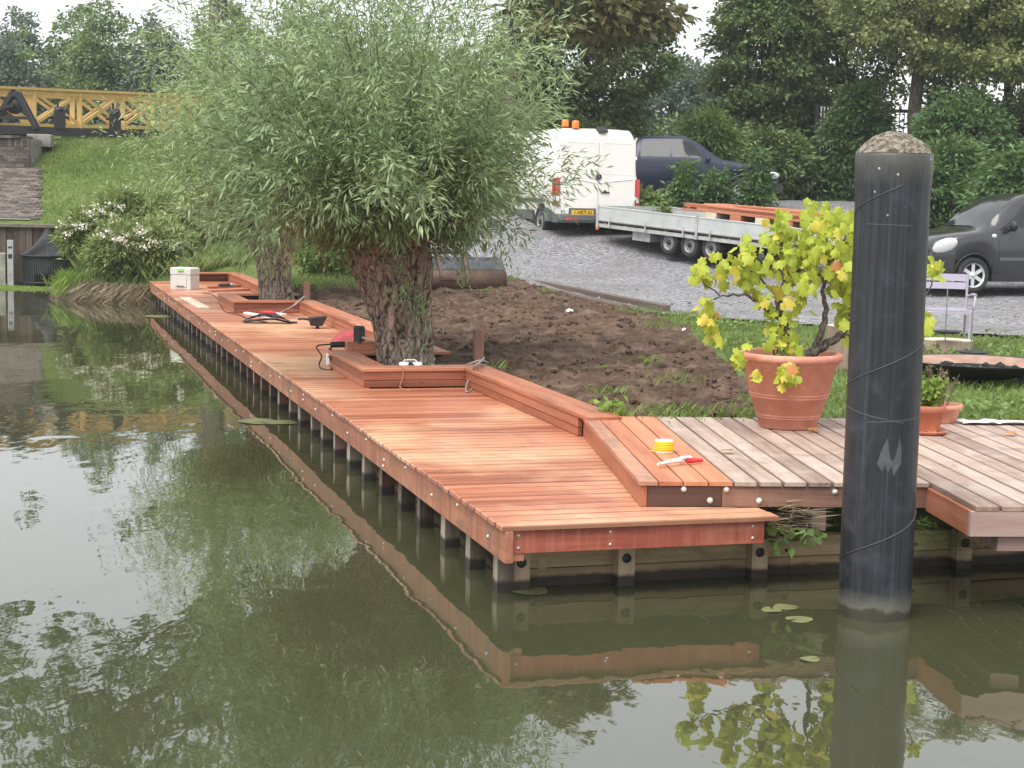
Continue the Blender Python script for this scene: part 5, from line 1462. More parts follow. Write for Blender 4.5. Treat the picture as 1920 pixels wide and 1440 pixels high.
part('front_bumper', MB().prism([(-.06, .45), (-.08, .55), (-.05, .66), (.10, .68), (.10, .42)], -.84, .84, 'y'), M['black_plastic'], pu)
part('grille', MB().prism([(-.045, .66), (-.03, .84), (.05, .86), (.05, .66)], -.40, .40, 'y'), M['steel'], pu)
part('cab_edge', MB().tube([(3.50, .70, 1.70), (3.60, .78, 1.45), (3.60, .82, 1.18)], .028, 6), M['zinc'], pu)

# ---- black car on the right, nose to the left
car = thing('black_car', 'black high-roofed small car on the gravel, facing left, cut off by the right edge', 'car', (7.13, 30.47, .74), math.radians(15))
CS = Shell(4.2, ([0, .08, .35, 4.0, 4.2], [.34, .24, .20, .22, .35]), ([0, .12, .35, .7, 1.0, 1.6, 4.2], [.72, .86, .95, 1.03, 1.08, 1.13, 1.14]),
           ([0, .06, .25, .55, .85, 1.0, 1.4, 1.75, 2.1, 3.9, 4.2], [.74, .88, 1.00, 1.07, 1.12, 1.16, 1.48, 1.69, 1.78, 1.79, 1.70]),
           ([0, .06, .2, .45, .8, 4.0, 4.2], [.50, .64, .76, .86, .905, .90, .86]), ([0, .1, .3, .8, 1.2, 1.9, 4.2], [.40, .54, .66, .76, .70, .66, .64]), ((.84, .315, .375), (3.5, .315, .375)))
part('body', CS.mesh(.035), M['black_car'], car)
part('windscreen', CS.top(1.03, 1.80, .96), M['glass'], car)
for sg in (1, -1):
    part('side_window', CS.window(((1.42, 2.40, .10), (1.95, 2.38, .86)), sg), M['glass'], car)
    part('side_window', CS.window(((2.52, 3.9, .10), (2.52, 3.8, .86)), sg), M['glass'], car)
    part('window_trim', MB().tube([CS.side(x_, t_, sg, .008) for x_, t_ in ((1.34, .05), (1.62, .48), (1.93, .93), (2.4, .93))], .012, 5), M['black_plastic'], car)
    for x in (.84, 3.5): wheel(car, x, sg * .79, .315, .20, 'alloy', sg, 6, .70)
    mr_ = part('mirror', ellipsoid((1.50, sg * 1.02, 1.20), .07, .11, .10), M['black_plastic'], car)
    part('mirror_arm', MB().tube([(1.50, sg * .88, 1.12), (1.50, sg * 1.0, 1.17)], .03, 6), M['black_plastic'], mr_)
    part('head_light', ellipsoid(CS.body(.29, .83, sg, -.005), .23, .05, .125, Matrix.Rotation(sg * .52, 3, 'Z') @ Matrix.Rotation(-.42, 3, 'Y') @ Matrix.Rotation(sg * -.25, 3, 'X')), M['clearlamp'], car)
    part('side_indicator', ellipsoid(CS.body(1.20, 1.02, sg, 0), .05, .012, .035), M['clearlamp'], car)
    part('arch_lip', MB().tube([(.84 + .385 * math.cos(a), sg * (CS.half(.84 + .385 * math.cos(a))[2][0] + .002), .315 + .385 * math.sin(a)) for a in np.linspace(.05, PI - .05, 18)], .014, 6), M['black_plastic'], car)
    part('rub_strip', MB().grid([[CS.body(x_, z_, sg, .012) for x_ in np.linspace(1.32, 3.0, 8)] for z_ in (.58, .60, .64)], True, sg > 0), M['grey_plastic'], car)
    part('door_gap', MB().tube([CS.body(1.30, z_, sg, .001) for z_ in np.linspace(.3, 1.06, 8)], .004, 4), M['ink'], car)
part('bumper', MB().grid([[(ip(abs(y_), [0, .5, .72, .80], [-.045, -.03, .09, .22]), y_, z_) for y_ in np.linspace(-.80, .80, 17)] for z_ in (.24, .36, .50, .56)], True, False), M['black_car'], car)

# ================================================================== TRAILER (local x from the left/van end to the right end)
TR = thing('flatbed_trailer', 'long zinc flatbed trailer with three small axles, hitched behind the white van', 'trailer', (1.80, 36.70, gz(1.8, 36.7)), (0, 0, 0))
TL = 8.1
tdir = Vector((6.25 - 1.80, 31.08 - 36.70, 1.72 - 2.13)).normalized()
yax = Vector((0, 0, 1)).cross(tdir).normalized(); zax = tdir.cross(yax)
TR.location = Vector((1.80, 36.70, 2.13)) - zax * .86
TR.rotation_euler = Matrix((tdir, yax, zax)).transposed().to_euler()
# near side is local y = 0 ( -y looks at the camera ), trailer 2.1 m wide
part('chassis_rail', MB().box(0, TL, .0, .06, .40, .475).box(0, TL, 2.04, 2.10, .40, .475), M['zinc_frame'], TR)
part('floor', MB().box(.02, TL - .02, .03, 2.07, .50, .525), M['stain_wood'], TR)
part('cross_member', (lambda mb: [mb.box(x, x + .05, .065, 2.03, .43, .498) for x in np.arange(.2, TL, .62)] and mb)(MB()), M['zinc_frame'], TR)
for a_, b_ in ((.07, 3.06), (3.14, 5.60), (5.68, TL - .05)):
    for y0 in (-.030, 2.08):
        sb = part('side_board', MB().box(a_, b_, y0, y0 + .028, .535, .86, ch=.006), M['zinc'], TR)
        rb = MB()
        for zz in (.56, .845): rb.box(a_, b_, y0 - .010, y0, zz - .010, zz + .010)
        part('rib', rb, M['zinc'], sb)
    for x in np.linspace(a_ + .35, b_ - .35, 3):
        o = part('strap_hook', MB().box(x, x + .035, -.048, -.041, .47, .62).box(x - .01, x + .045, -.05, -.03, .44, .475), M['zinc_frame'], TR)
for x in (.0, 3.07, 5.61, TL - .04):
    part('stake_post', MB().box(x, x + .06, -.036, .0, .395, .88), M['zinc_frame'], TR)
    part('stake_post', MB().box(x, x + .06, 2.10, 2.136, .395, .88), M['zinc_frame'], TR)
part('head_board', MB().box(-.03, .0, .02, 2.08, .535, .86), M['zinc'], TR)
part('tail_board', MB().box(TL, TL + .03, .02, 2.08, .535, .86), M['zinc'], TR)
part('side_lamp', MB().box(.0, .06, -.03, .01, .34, .39), M['orange'], TR)
part('draw_bar', MB().tube([(.1, .3, .40), (-1.2, 1.0, .42), (-1.45, 1.05, .46)], .04, 8).tube([(.1, 1.8, .40), (-1.2, 1.1, .42)], .04, 8), M['zinc_frame'], TR)
part('axle', MB().tube([(2.20, .2, .27), (2.20, 1.9, .27)], .04, 8).tube([(2.82, .2, .27), (2.82, 1.9, .27)], .04, 8).tube([(3.44, .2, .27), (3.44, 1.9, .27)], .04, 8), M['iron'], TR)
for x in (2.20, 2.82, 3.44):
    for y, sg in ((.16, -1), (1.94, 1)):
        wheel(TR, x, y, .255, .19, 'rim', sg, 0, .62)
part('support_leg', MB().box(7.2, 7.28, .06, .14, .05, .42).box(7.12, 7.36, .02, .18, .03, .055), M['zinc_frame'], TR)
part('tool_box', MB().box(1.0, 1.55, .15, .5, .20, .395), M['zinc_frame'], TR)
# load, in the trailer's frame
TM = TR.matrix_basis if False else Matrix.Translation(TR.location) @ Matrix((tdir, yax, zax)).transposed().to_4x4()
ld = thing('timber_load', 'stack of orange hardwood boards on wooden bearers, lying on the trailer', 'timber stack', (0, 0, 0))
ld.matrix_world = TM @ Matrix.Translation((2.6, .35, .525))
for k, x in enumerate((.35, 1.05, 1.75, 2.45, 3.15)):
    link('bearer', boxmesh('bearer', M['load' if k % 2 else 'pale_wood'], 0, .30, 0, 1.3, 0, .12), None, ld, (x, 0, .30))
link('bearer', boxmesh('bearer', M['stain_wood'], 0, 3.6, .1, 1.2, 0, .29), None, ld, (.1, 0, .005))
lm = boxmesh('plank', M['load'], 0, 3.5, 0, .175, 0, .032)
for lay in range(4):
    for j in range(7):
        link('plank', lm, None, ld, (-.25 + R.uniform(-.25, .3) + lay * .05, .02 + j * .180, .425 + lay * .035), (0, 0, R.uniform(-.012, .012)))
for j in range(3):
    link('plank', lm, None, ld, (.7 + .25 * j, .42 + j * .2, .568), (0, R.uniform(-.01, .01), .03 * j))

# ================================================================== EXCAVATOR BUCKET
bk = thing('excavator_bucket', 'rusty rounded excavator ditching bucket lying on the soil behind the big willow', 'excavator bucket', (-1.10, 29.4, .61), math.radians(18))
prof_ = [(-.26, .20), (-.25, .10), (-.18, .03), (-.08, .0), (.05, .0), (.22, .02), (.40, .12), (.52, .26)]
prof_ = [(.0 + .20 * math.cos(a), .205 + .20 * math.sin(a)) for a in np.linspace(PI * .62, PI * 1.62, 14)] + [(.45, .03), (.62, .05)]
sh_ = MB()
outer = prof_; inner = [(p[0] * .93 + .012, p[1] * .93 + .016) for p in prof_]
sh_.prism(outer + inner[::-1], -.95, .95, 'x', True)
part('bucket_shell', sh_, M['rusty'], bk)
part('back_plate', MB().hexa([(-.95, -.10, .385), (.95, -.10, .385), (.95, -.07, .385), (-.95, -.07, .385), (-.93, .12, .60), (.93, .12, .60), (.93, .15, .59), (-.93, .15, .59)]), M['darksteel'], bk)
for sg in (-1, 1):
    part('end_plate', MB().prism([(p[0], p[1]) for p in prof_] + [(.55, .25), (.15, .60), (-.06, .40)], sg * .95 - .012, sg * .95 + .012, 'x'), M['rusty'], bk)
    part('bracket', MB().prism([(-.215, .24), (-.235, .27), (-.13, .42), (.06, .66), (.20, .74), (.26, .66), (.12, .56), (-.06, .38)], sg * .24 - .022, sg * .24 + .022, 'x'), M['rusty'], bk)
part('wear_bar', MB().box(-.28, .28, -.245, -.185, .215, .25), M['rusty'], bk)
part('hinge_pin', MB().tube([(-.34, .19, .68), (.34, .19, .68)], .035, 10), M['darksteel'], bk)
part('cutting_edge', MB().box(-.95, .95, .60, .76, .035, .06), M['darksteel'], bk)

# ================================================================== SLEEPER EDGE by the gravel
for k, (a_, b_, lab, up_) in enumerate((((-.05, 31.95), (2.05, 24.62), 'long brown timber sleeper lying along the soil beside the gravel', .07), ((.20, 32.3), (2.35, 25.4), 'second brown sleeper on edge against the gravel, behind the first', .09))):
    a_, b_ = Vector(a_), Vector(b_); d_ = b_ - a_
    solo('timber_sleeper', lab, 'sleeper', MB().box(0, d_.length, -.10, .10 if k == 0 else .03, -.1, up_, ch=.01), M['sleeper'], (a_.x, a_.y, .62 + .03 * k), (0, 0.006, math.atan2(d_.y, d_.x)), 'timber sleepers by the gravel')

# ================================================================== BRIDGE, LOCK AND RAMP on the left
def beam(mb, a, b, wd, hh):
    a, b = Vector(a), Vector(b); d = (b - a); L = d.length; d.normalize()
    s_ = d.cross(Vector((0, 0, 1)));
    if s_.length < 1e-4: s_ = Vector((1, 0, 0))
    s_.normalize(); u_ = s_.cross(d)
    P_ = [p + s_ * (wd / 2 * i) + u_ * (hh / 2 * j) for p in (a, b) for i, j in ((-1, -1), (1, -1), (1, 1), (-1, 1))]
    return mb.add(P_, [(0, 1, 2, 3), (7, 6, 5, 4), (1, 0, 4, 5), (2, 1, 5, 6), (3, 2, 6, 7), (0, 3, 7, 4)])
bdir = Vector((.87, 1.5, .055)); 
def railing(lab, o0, n0, n1):
    t = thing('bridge_railing', lab, 'railing', o0, 0, 'yellow bridge railings')
    for i in range(n0, n1 + 1):
        p_ = bdir * i
        part('railing_post', beam(MB(), p_ + Vector((0, 0, -.1)), p_ + Vector((0, 0, .93)), .13, .13), M['yellow_paint'], t)
        if i < n1:
            q_ = bdir * (i + 1)
            part('brace', beam(MB(), p_ + Vector((0, 0, .03)), q_ + Vector((0, 0, .90)), .05, .09), M['yellow_paint'], t)
            part('brace', beam(MB(), p_ + Vector((.01, .01, .90)), q_ + Vector((.01, .01, .03)), .04, .09), M['yellow_paint'], t)
    a_, b_ = bdir * (n0 - .1), bdir * (n1 + .1)
    part('top_rail', beam(MB(), a_ + Vector((0, 0, .99)), b_ + Vector((0, 0, .99)), .20, .07), M['yellow_paint'], t)
    part('under_rail', beam(MB(), a_ + Vector((0, 0, .88)), b_ + Vector((0, 0, .88)), .08, .14), M['yellow_paint'], t)
    part('bottom_rail', beam(MB(), a_ + Vector((0, 0, .0)), b_ + Vector((0, 0, .0)), .10, .10), M['yellow_paint'], t)
railing('near ochre yellow wooden railing with crossed braces, on the bridge at left', (-13.27, 46.5, 3.97), -2, 5)
railing('far ochre yellow wooden railing with crossed braces, behind the near one', (-15.0, 47.5, 3.99), -2, 7)
bd = MB(); V_ = [(-15.1, 43.5, 3.82), (-8.7, 54.4, 4.20), (-10.8, 55.6, 4.22), (-17.1, 44.6, 3.84)]
bd.hexa([(v[0], v[1], v[2] - .15) for v in V_] + V_)
solo('bridge_deck', 'dark plank deck of the little bridge between its yellow railings', 'bridge', bd, M['stain_wood'])
solo('lock_beam', 'heavy black beam lying across the top of the grassy bank, below the yellow railing', 'beam', beam(MB(), (-14.5, 44.6, 3.80), (-9.0, 46.6, 3.74), .25, .22), M['iron'])
wn_ = thing('lock_winch', 'black iron A-shaped winch stand at the left edge, before the railing', 'winch', (-13.32, 45.0, 3.82))
for yy in (-.12, .12):
    part('stand', beam(beam(MB(), (-.62, yy, 0), (-.06, yy, .95), .07, .12), (.56, yy, 0), (.06, yy, .95), .07, .12), M['iron'], wn_)
part('gear', MB().lathe([(0, -.09), (.20, -.09), (.22, -.06), (.22, .06), (.20, .09), (0, .09)], 24, (-.03, 0, .60), 'y'), M['iron'], wn_)
part('crank', beam(MB(), (-.05, -.22, .60), (-.75, -.22, .34), .04, .07).tube([(-.03, -.25, .6), (-.03, .2, .6)], .05, 8), M['iron'], wn_)
part('cap', MB().lathe([(.10, -.16), (.10, .16)], 12, (0, 0, .93), 'y').box(-.1, .1, -.16, .16, .84, .97), M['iron'], wn_)
part('cross_bar', MB().box(-.42, .42, -.16, .16, .25, .32), M['iron'], wn_)
for k, (x, y, lab) in enumerate(((-12.25, 45.35, 'black iron paddle-gear box on the beam beside the A-shaped winch'), (-10.9, 45.9, 'black iron paddle-gear box on the beam, the one nearer the willow'))):
    g_ = thing('paddle_gear', lab, 'gear box', (x, y, 3.86), .3, 'paddle gear boxes')
    part('housing', MB().box(-.15, .15, -.12, .12, 0, .48, ch=.02).lathe([(.15, .48), (.13, .56), (.0, .58)], 16), M['iron'], g_)
    part('rod', MB().tube([(-.05, 0, .5), (-.05, 0, .72)], .03, 8), M['iron'], g_)
    part('spindle', MB().tube([(-.24, 0, .30), (.24, 0, .30)], .035, 8), M['iron'], g_)
solo('coping_block', 'grey concrete block at the top of the bank beside the brick pier', 'concrete block', MB().box(-.30, .30, -.3, .3, -.16, .16, ch=.02), M['concrete'], (-12.5, 44.4, 3.50), .1)
# brick pier and ramp
br = thing('brick_ramp', 'steep brick-paved ramp up the bank at the left edge', 'ramp', (0, 0, 0))
rows_mb = MB(); r2 = random.Random(3)
y = 39.75
while y < 43.0:
    x = -14.8 + (.11 if int(y / .1) % 2 else 0)
    while x < -11.35 - .28 * (y - 39.75):
        z = gz(-12.5, y) + .05 + r2.uniform(-.012, .012)
        dz = gz(-12.5, y + .095) - gz(-12.5, y)
        rows_mb.hexa([(x, y, z - .1), (x + .205, y, z - .1), (x + .205, y + .09, z - .1), (x, y + .09, z - .1), (x, y, z), (x + .205, y, z), (x + .205, y + .09, z + dz), (x, y + .09, z + dz)])
        x += .215
    y += .10
part('brick', rows_mb, M['brick'], br, kind='stuff')
part('mortar_bed', MB().grid([[(x, y, gz(-12.5, y) + .025) for x in (-14.9, -11.45 - .28 * (y - 39.75))] for y in np.linspace(39.7, 43.1, 10)]), M['concrete'], br)
bp_ = thing('brick_pier', 'brick pier with a soldier course on top, at the head of the brick ramp', 'brick pier', (0, 0, 0))
pb = MB()
for r_ in range(8):
    z = 2.72 + r_ * .072
    x = -15 + (.11 if r_ % 2 else 0)
    while x < -12.42:
        x1 = min(x + .205, -12.38)
        pb.box(x, x1, 42.98 + r2.uniform(-.006, .006), 43.08, z, z + .062); x += .215
for k in range(34):
    x = -15 + k * .077
    pb.box(x, x + .068, 42.97, 43.08, 3.30, 3.50)
for k in range(12): pb.box(-15 + k * .22, -14.79 + k * .22, 42.9, 44, 3.51, 3.58) if k < 11 else None
part('brick', pb, M['brick'], bp_, kind='stuff')
part('pier_core', MB().box(-15.1, -12.41, 43.0, 44.2, 1.9, 3.505), M['concrete'], bp_)
# lock wall
lw = thing('lock_wall', 'dark lock wall of upright boards with a timber coping, left of the flowery bank', 'lock wall', (0, 0, 0))
lb_ = {}
for k in range(36):
    x = -15.2 + k * .155
    key = k % 3
    if key not in lb_: lb_[key] = boxmesh('wall_board', M['lockboard'], 0, .145, 0, .06, 0, 2.2, ch=.004)
    link('wall_board', lb_[key], None, lw, (x, 39.46 + r2.uniform(-.012, .012), -.86))
part('coping', MB().box(-15.2, -11.6, 39.36, 39.70, 1.345, 1.43, ch=.01).box(-11.59, -9.55, 39.36, 39.70, 1.345, 1.425, ch=.01), M['coping'], lw)
part('concrete_pier', MB().box(-15.2, -11.92, 39.28, 39.45, -1, .74, ch=.02), M['concrete'], lw)
part('brick_panel', (lambda mb: [mb.box(-15.2 + i * .22 + (.11 if j % 2 else 0), -15.0 + i * .22 + (.11 if j % 2 else 0), 39.33, 39.45, .76 + j * .072, .822 + j * .072) for j in range(8) for i in range(13)] and mb)(MB()), M['brick'], lw, kind='stuff')
sp_ = thing('gauge_post', 'pale grey steel post standing in the water beside the black grille', 'post', (-11.74, 39.12, 0))
part('post', MB().box(-.07, .07, -.05, .05, -1, 1.05, ch=.008), M['concrete2'], sp_)
part('tag', MB().box(-.045, .045, -.056, -.052, .62, .72).box(-.045, .045, -.056, -.052, .86, .90), M['iron'], sp_)
gr_ = thing('intake_grille', 'black half-round intake grille with a flaring barred roof, against the lock wall', 'grille', (-10.95, 39.40, 0))
bars = MB(); NB = 34
for k in range(NB + 1):
    a = PI + PI * k / NB
    c_, s_ = math.cos(a), math.sin(a)
    pts_ = [(.05 * c_ + 0, .05 * s_, 1.32), (.13 * c_, .13 * s_, 1.16), (.30 * c_, .30 * s_, .93), (.50 * c_, .50 * s_, .77), (.64 * c_, .64 * s_, .70)]
    bars.tube(pts_, .011, 4, False)
    arch = .30 * max(0, 1 - ((a - PI * 1.55) / .5) ** 2)
    bars.tube([(.60 * c_, .60 * s_, .70), (.60 * c_, .60 * s_, -.6)], .012, 4, False)
part('bars', bars, M['iron'], gr_, kind='stuff')
part('ring', MB().tube([(.64 * math.cos(a), .64 * math.sin(a), .70) for a in np.linspace(PI, 2 * PI, 24)], .02, 6).tube([(.60 * math.cos(a), .60 * math.sin(a), .08) for a in np.linspace(PI, 2 * PI, 24)], .02, 6), M['iron'], gr_)
M['mesh_grey'] = plain('grey_mesh', (.065, .072, .078), .6, var=.3)
part('roof_sheet', MB().grid([[(r_ * math.cos(a), r_ * math.sin(a), z_) for a in np.linspace(PI, 2 * PI, 24)] for r_, z_ in ((.045, 1.31), (.12, 1.15), (.29, .92), (.49, .76), (.625, .695))]), M['mesh_grey'], gr_)
part('lining', MB().grid([[(.585 * math.cos(a), .585 * math.sin(a), z_) for a in np.linspace(PI, 1.42 * PI, 14)] for z_ in (-.5, .69)]).grid([[(.585 * math.cos(a), .585 * math.sin(a), z_) for a in np.linspace(1.42 * PI, 1.8 * PI, 14)] for z_ in (.28, .69)]).grid([[(.585 * math.cos(a), .585 * math.sin(a), z_) for a in np.linspace(1.8 * PI, 2 * PI, 6)] for z_ in (-.5, .69)]), M['mesh_grey'], gr_)
dk_ = MB(); r3 = np.random.RandomState(5)
pp = np.array([(r3.uniform(-14.2, -9.7), 37.9 + r3.normal() * .42, .006) for _ in range(15000)])
D = nrm_(r3.normal(size=pp.shape) * np.array([1, 1, .05]))
stuff('duckweed', 'bright strip of duckweed floating before the lock wall', 'duckweed', leaf_quads(pp, D, .05, .05, r3, 30), 'herb')

# ================================================================== FENCE WITH BARRED GATE
fz = gz(9.0, 48.6)
ft = thing('barred_gate', 'tall white-barred metal gate between the shrubs left of the mooring pole', 'gate', (8.65, 48.4, fz))
for k in range(5):
    part('gate_bar', MB().box(k * .115, k * .115 + .034, k * .12, k * .12 + .03, .05, 2.72), M['white_plastic'], ft)
part('gate_post', MB().box(-.16, -.06, -.05, .05, -.2, 2.78), M['iron'], ft)
part('top_bar', beam(MB(), (-.1, 0, 2.74), (.55, 1.25, 2.74), .05, .06), M['iron'], ft)
part('bottom_bar', beam(MB(), (-.1, 0, .15), (.55, 1.25, .15), .05, .06), M['iron'], ft)
fn = thing('metal_fence', 'dark metal fence with a straight black top rail behind the shrubs on the right', 'fence', (9.4, 49.8, fz))
part('top_rail', MB().box(0, 11, -.03, .03, 2.66, 2.76), M['iron'], fn)
part('bottom_rail', MB().box(0, 11, -.03, .03, .16, .22), M['iron'], fn)
for k in range(5): part('fence_post', MB().box(k * 2.6, k * 2.6 + .08, -.04, .04, -.2, 2.66), M['iron'], fn)
fb = boxmesh('fence_bar', M['iron'], -.012, .012, -.012, .012, .22, 2.66, ch=.001)
for k in range(80): link('fence_bar', fb, None, fn, (.07 + k * .135, 0, 0))

# ================================================================== CUT LOGS behind the car
for k, (x, z, rr_, a_, lb) in enumerate(((8.10, .15, .15, .2, 'pale cut log lying nearest the mooring pole'), (8.42, .13, .13, -.5, 'small cut log, second from the mooring pole in the bottom row'), (8.74, .16, .16, .5, 'thick cut log in the middle of the bottom row'),
                                     (9.10, .14, .14, -.3, 'cut log right of the thick one, beside the car bonnet'), (8.26, .40, .13, .6, 'pale log end on top of the pile near the pole'), (8.62, .42, .12, -.2, 'thin log on top of the pile in its middle'), (9.36, .12, .12, .9, 'last cut log of the pile, half behind the windscreen of the car'))):
    y = 33.2
    t = thing('cut_log', lb, 'log', (x, y, gz(x, y) + z), (0, 0, a_), 'cut logs behind the car')
    part('log_bark', MB().lathe([(rr_, -.25), (rr_ * 1.03, 0), (rr_, .25)], 14, axis='y'), M['stump'], t)
    part('log_end', MB().lathe([(rr_, -.252), (0, -.254)], 14, axis='y').lathe([(rr_, .252), (0, .254)], 14, axis='y'), M['logend'], t)

# ================================================================== GARDEN THINGS
def un(u, v, z):
    """a point at height z seen from the photograph's place (used once, to lay small things down)"""
    d = rt * ((u - 960) / F_PX) + up * ((720 - v) / F_PX) + fw
    return Vector((0, 0, CAM_H)) + d * ((z - CAM_H) / d.z)
ch = thing('metal_chair', 'lavender metal garden chair with armrests and a two-slat back, on the grass', 'chair', (5.16, 20.0, .60), math.radians(-8))
for sg in (-1, 1):
    part('leg', MB().tube([(sg * .26, -.22, 0), (sg * .26, -.22, .43)], .017, 8), M['lav'], ch)
    part('leg', MB().tube([(sg * .26, .26, 0), (sg * .26, .20, .43), (sg * .27, .24, .86)], .015, 8), M['lav'], ch)
    part('armrest', MB().tube([(sg * .27, .22, .60), (sg * .31, .10, .62), (sg * .32, -.14, .62), (sg * .31, -.20, .58), (sg * .30, -.21, .48), (sg * .27, -.20, .42)], .013, 8).box(sg * .315 - .022, sg * .315 + .022, -.16, .08, .628, .642), M['lav'], ch)
for z0, z1 in ((.68, .76), (.775, .86)):
    part('backrest_slat', MB().grid([[(x, .225 + .02 * (1 - (x / .27) ** 2) + (z - .68) * .1, z) for x in np.linspace(-.27, .27, 9)] for z in (z0, z1)]).grid([[(x, .237 + .02 * (1 - (x / .27) ** 2) + (z - .68) * .1, z) for x in np.linspace(-.27, .27, 9)] for z in (z0, z1)], True, True), M['lav'], ch)
for k in range(4):
    y0 = -.23 + k * .112
    part('seat_slat', MB().box(-.25, .25, y0, y0 + .10, .43 - (.025 if k == 0 else 0), .445 - (.02 if k == 0 else 0) + .004 * k), M['lav'], ch)
part('seat_frame', MB().tube([(-.25, -.22, .42), (.25, -.22, .42), (.25, .2, .42), (-.25, .2, .42), (-.25, -.22, .42)], .013, 6), M['lav'], ch)
fbw = thing('fire_bowl', 'wide shallow rusty fire bowl on short legs in the grass behind the pole', 'fire bowl', (4.55, 16.3, .565))
part('bowl', MB().lathe([(.0, .02), (.2, .03), (.45, .09), (.62, .16), (.72, .205), (.73, .215), (.71, .215), (.6, .18), (.44, .125), (.2, .09), (0, .085)], 48), M['iron'], fbw)
part('fire_plate', MB().lathe([(.705, .212), (.60, .186), (.47, .142)], 48), M['rustplate'], fbw)
cb = MB()
for _ in range(40):
    a, rr_ = R.uniform(0, 2 * PI), R.uniform(0, .42)
    cb.add(*lump((rr_ * math.cos(a), rr_ * math.sin(a),   .10 + .10 * rr_), R.uniform(.03, .06), R))
part('charcoal', cb, M['charcoal'], fbw, kind='stuff')
for a in (.4, 2.3, 3.9, 5.3):
    part('leg', MB().tube([(.50 * math.cos(a), .50 * math.sin(a), .10), (.56 * math.cos(a), .56 * math.sin(a), .02), (.66 * math.cos(a), .66 * math.sin(a), -.02), (.70 * math.cos(a), .70 * math.sin(a), .03)], .018, 7), M['iron'], fbw)
for k, (x, y, r_, hh, lab) in enumerate(((3.50, 17.2, .26, .46, 'tall sawn tree stump behind the terracotta pot and the pole'), (5.02, 19.3, .28, .17, 'low pale-topped tree stump under the lavender chair'))):
    t = thing('tree_stump', lab, 'stump', (x, y, .57), 0)
    rows = []
    for z_ in np.linspace(-.05, hh, 6):
        rows.append([(r_ * (1.08 - .08 * z_ / hh) * (1 + .07 * mnoise.noise((math.cos(a) * 2.5, math.sin(a) * 2.5, z_ * 2 + k * 7))) * math.cos(a), r_ * (1.08 - .08 * z_ / hh) * (1 + .07 * mnoise.noise((math.cos(a) * 2.5, math.sin(a) * 2.5, z_ * 2 + k * 7))) * math.sin(a), z_) for a in np.linspace(0, 2 * PI, 33)])
    part('stump_bark', MB().grid(rows), M['stump'], t)
    part('sawn_top', MB().add(rows[-1][:-1], [tuple(range(32))]), M['cut'], t)
for k, (u, v, ppm, hh, lab) in enumerate(((1776, 622, 165, .55, 'small black pan on a thin rod in front of the lavender chair'), (1826, 660, 178, .62, 'small black pan on a thin rod beside the fire bowl'))):
    D_ = F_PX / ppm; x = (u - 960) / ppm
    z_ = CAM_H - (v - 386) / ppm
    t = thing('garden_pan', lab, 'pan', (x, D_, .57), 0, 'pans on rods')
    part('pan', MB().lathe([(0, -.012), (.12, -.010), (.17, .012), (.165, .016), (.12, -.002), (0, -.004)], 24, (0, 0, z_ - .57)), M['iron'], t)
    part('rod', MB().tube([(.02, .16, -.1), (.02, .16, z_ - .57 + .48)], .007, 6).tube([(.02, .16, z_ - .57 - .008), (0, 0, z_ - .57 - .008)], .006, 5), M['steel'], t)
x_, y_ = 3.035, 12.12
p1 = pot('terracotta_pot', 'small smooth terracotta pot on a saucer, half hidden by the mooring pole', (x_, y_, ZU + .022), [(0, 0), (.080, 0), (.085, .008), (.112, .135), (.122, .137), (.128, .185), (.124, .19), (.112, .188), (.105, .165), (0, .16)], M['terra2'])
solo('saucer', 'terracotta saucer under the small smooth pot', 'saucer', MB().lathe([(0, 0), (.125, 0), (.148, .026), (.143, .028), (.122, .012), (0, .012)], 36), M['terra2'], (x_, y_, ZU + .003))
p2 = pot('terracotta_pot', 'low terracotta bowl with a rolled rim behind the small pot', (3.30, 12.80, ZU + .0), [(0, 0), (.115, 0), (.12, .01), (.145, .10), (.165, .105), (.172, .125), (.165, .142), (.148, .142), (.14, .12), (0, .10)], M['terra'])
def herb(lab, loc, r, h, n, L, Wd, mat, seed, thin=False):
    rs_ = np.random.RandomState(seed)
    t = thing('potted_herb', lab, 'plant', loc)
    P_, D_ = [], []
    sm = MB()
    for k in range(26):
        a = rs_.uniform(0, 2 * PI); q_ = rs_.uniform(.1, 1)
        tip = np.array([r * q_ * math.cos(a), r * q_ * math.sin(a), h * rs_.uniform(.55, 1.0)])
        sm.tube([(tip[0] * .3, tip[1] * .3, 0), (tip[0] * .7, tip[1] * .7, tip[2] * .6), tuple(tip)], [.004, .003, .002], 4, False)
        u_ = rs_.uniform(.25, 1, n)[:, None]
        P_.append(tip * u_ ** np.array([1, 1, .8]) + rs_.normal(size=(n, 3)) * (.012 if thin else .02)); D_.append(nrm_(rs_.normal(size=(n, 3)) + np.array([0, 0, .2])))
    q = leaf_quads(np.concatenate(P_), np.concatenate(D_), L, Wd, rs_, 1)
    setmat(me := quads_mesh('foliage', q), M[mat]); link('foliage', me, None, t)
    part('stem', sm, M['twig'], t, kind='stuff')
herb('bright green leafy herb in the small smooth pot', (x_, y_, ZU + .17), .14, .24, 30, .05, .03, 'herb', 1)
herb('thin dry flowering herb behind the bright green one, in the low bowl', (3.30, 12.80, ZU + .10), .17, .36, 12, .03, .012, 'dryreed', 2, True)
sh = MB(); rr3 = random.Random(9)
sh.grid([[(x + rr3.uniform(-.01, .01), y + rr3.uniform(-.01, .01), .012 + rr3.uniform(0, .022)) for x in np.linspace(-.30, .45, 14)] for y in np.linspace(-.07, .09, 6)])
solo('plastic_sheet', 'crumpled white plastic sheet lying at the rear edge of the old deck', 'plastic sheet', sh, M['white_plastic'], (3.72, 12.72, ZU), .1)
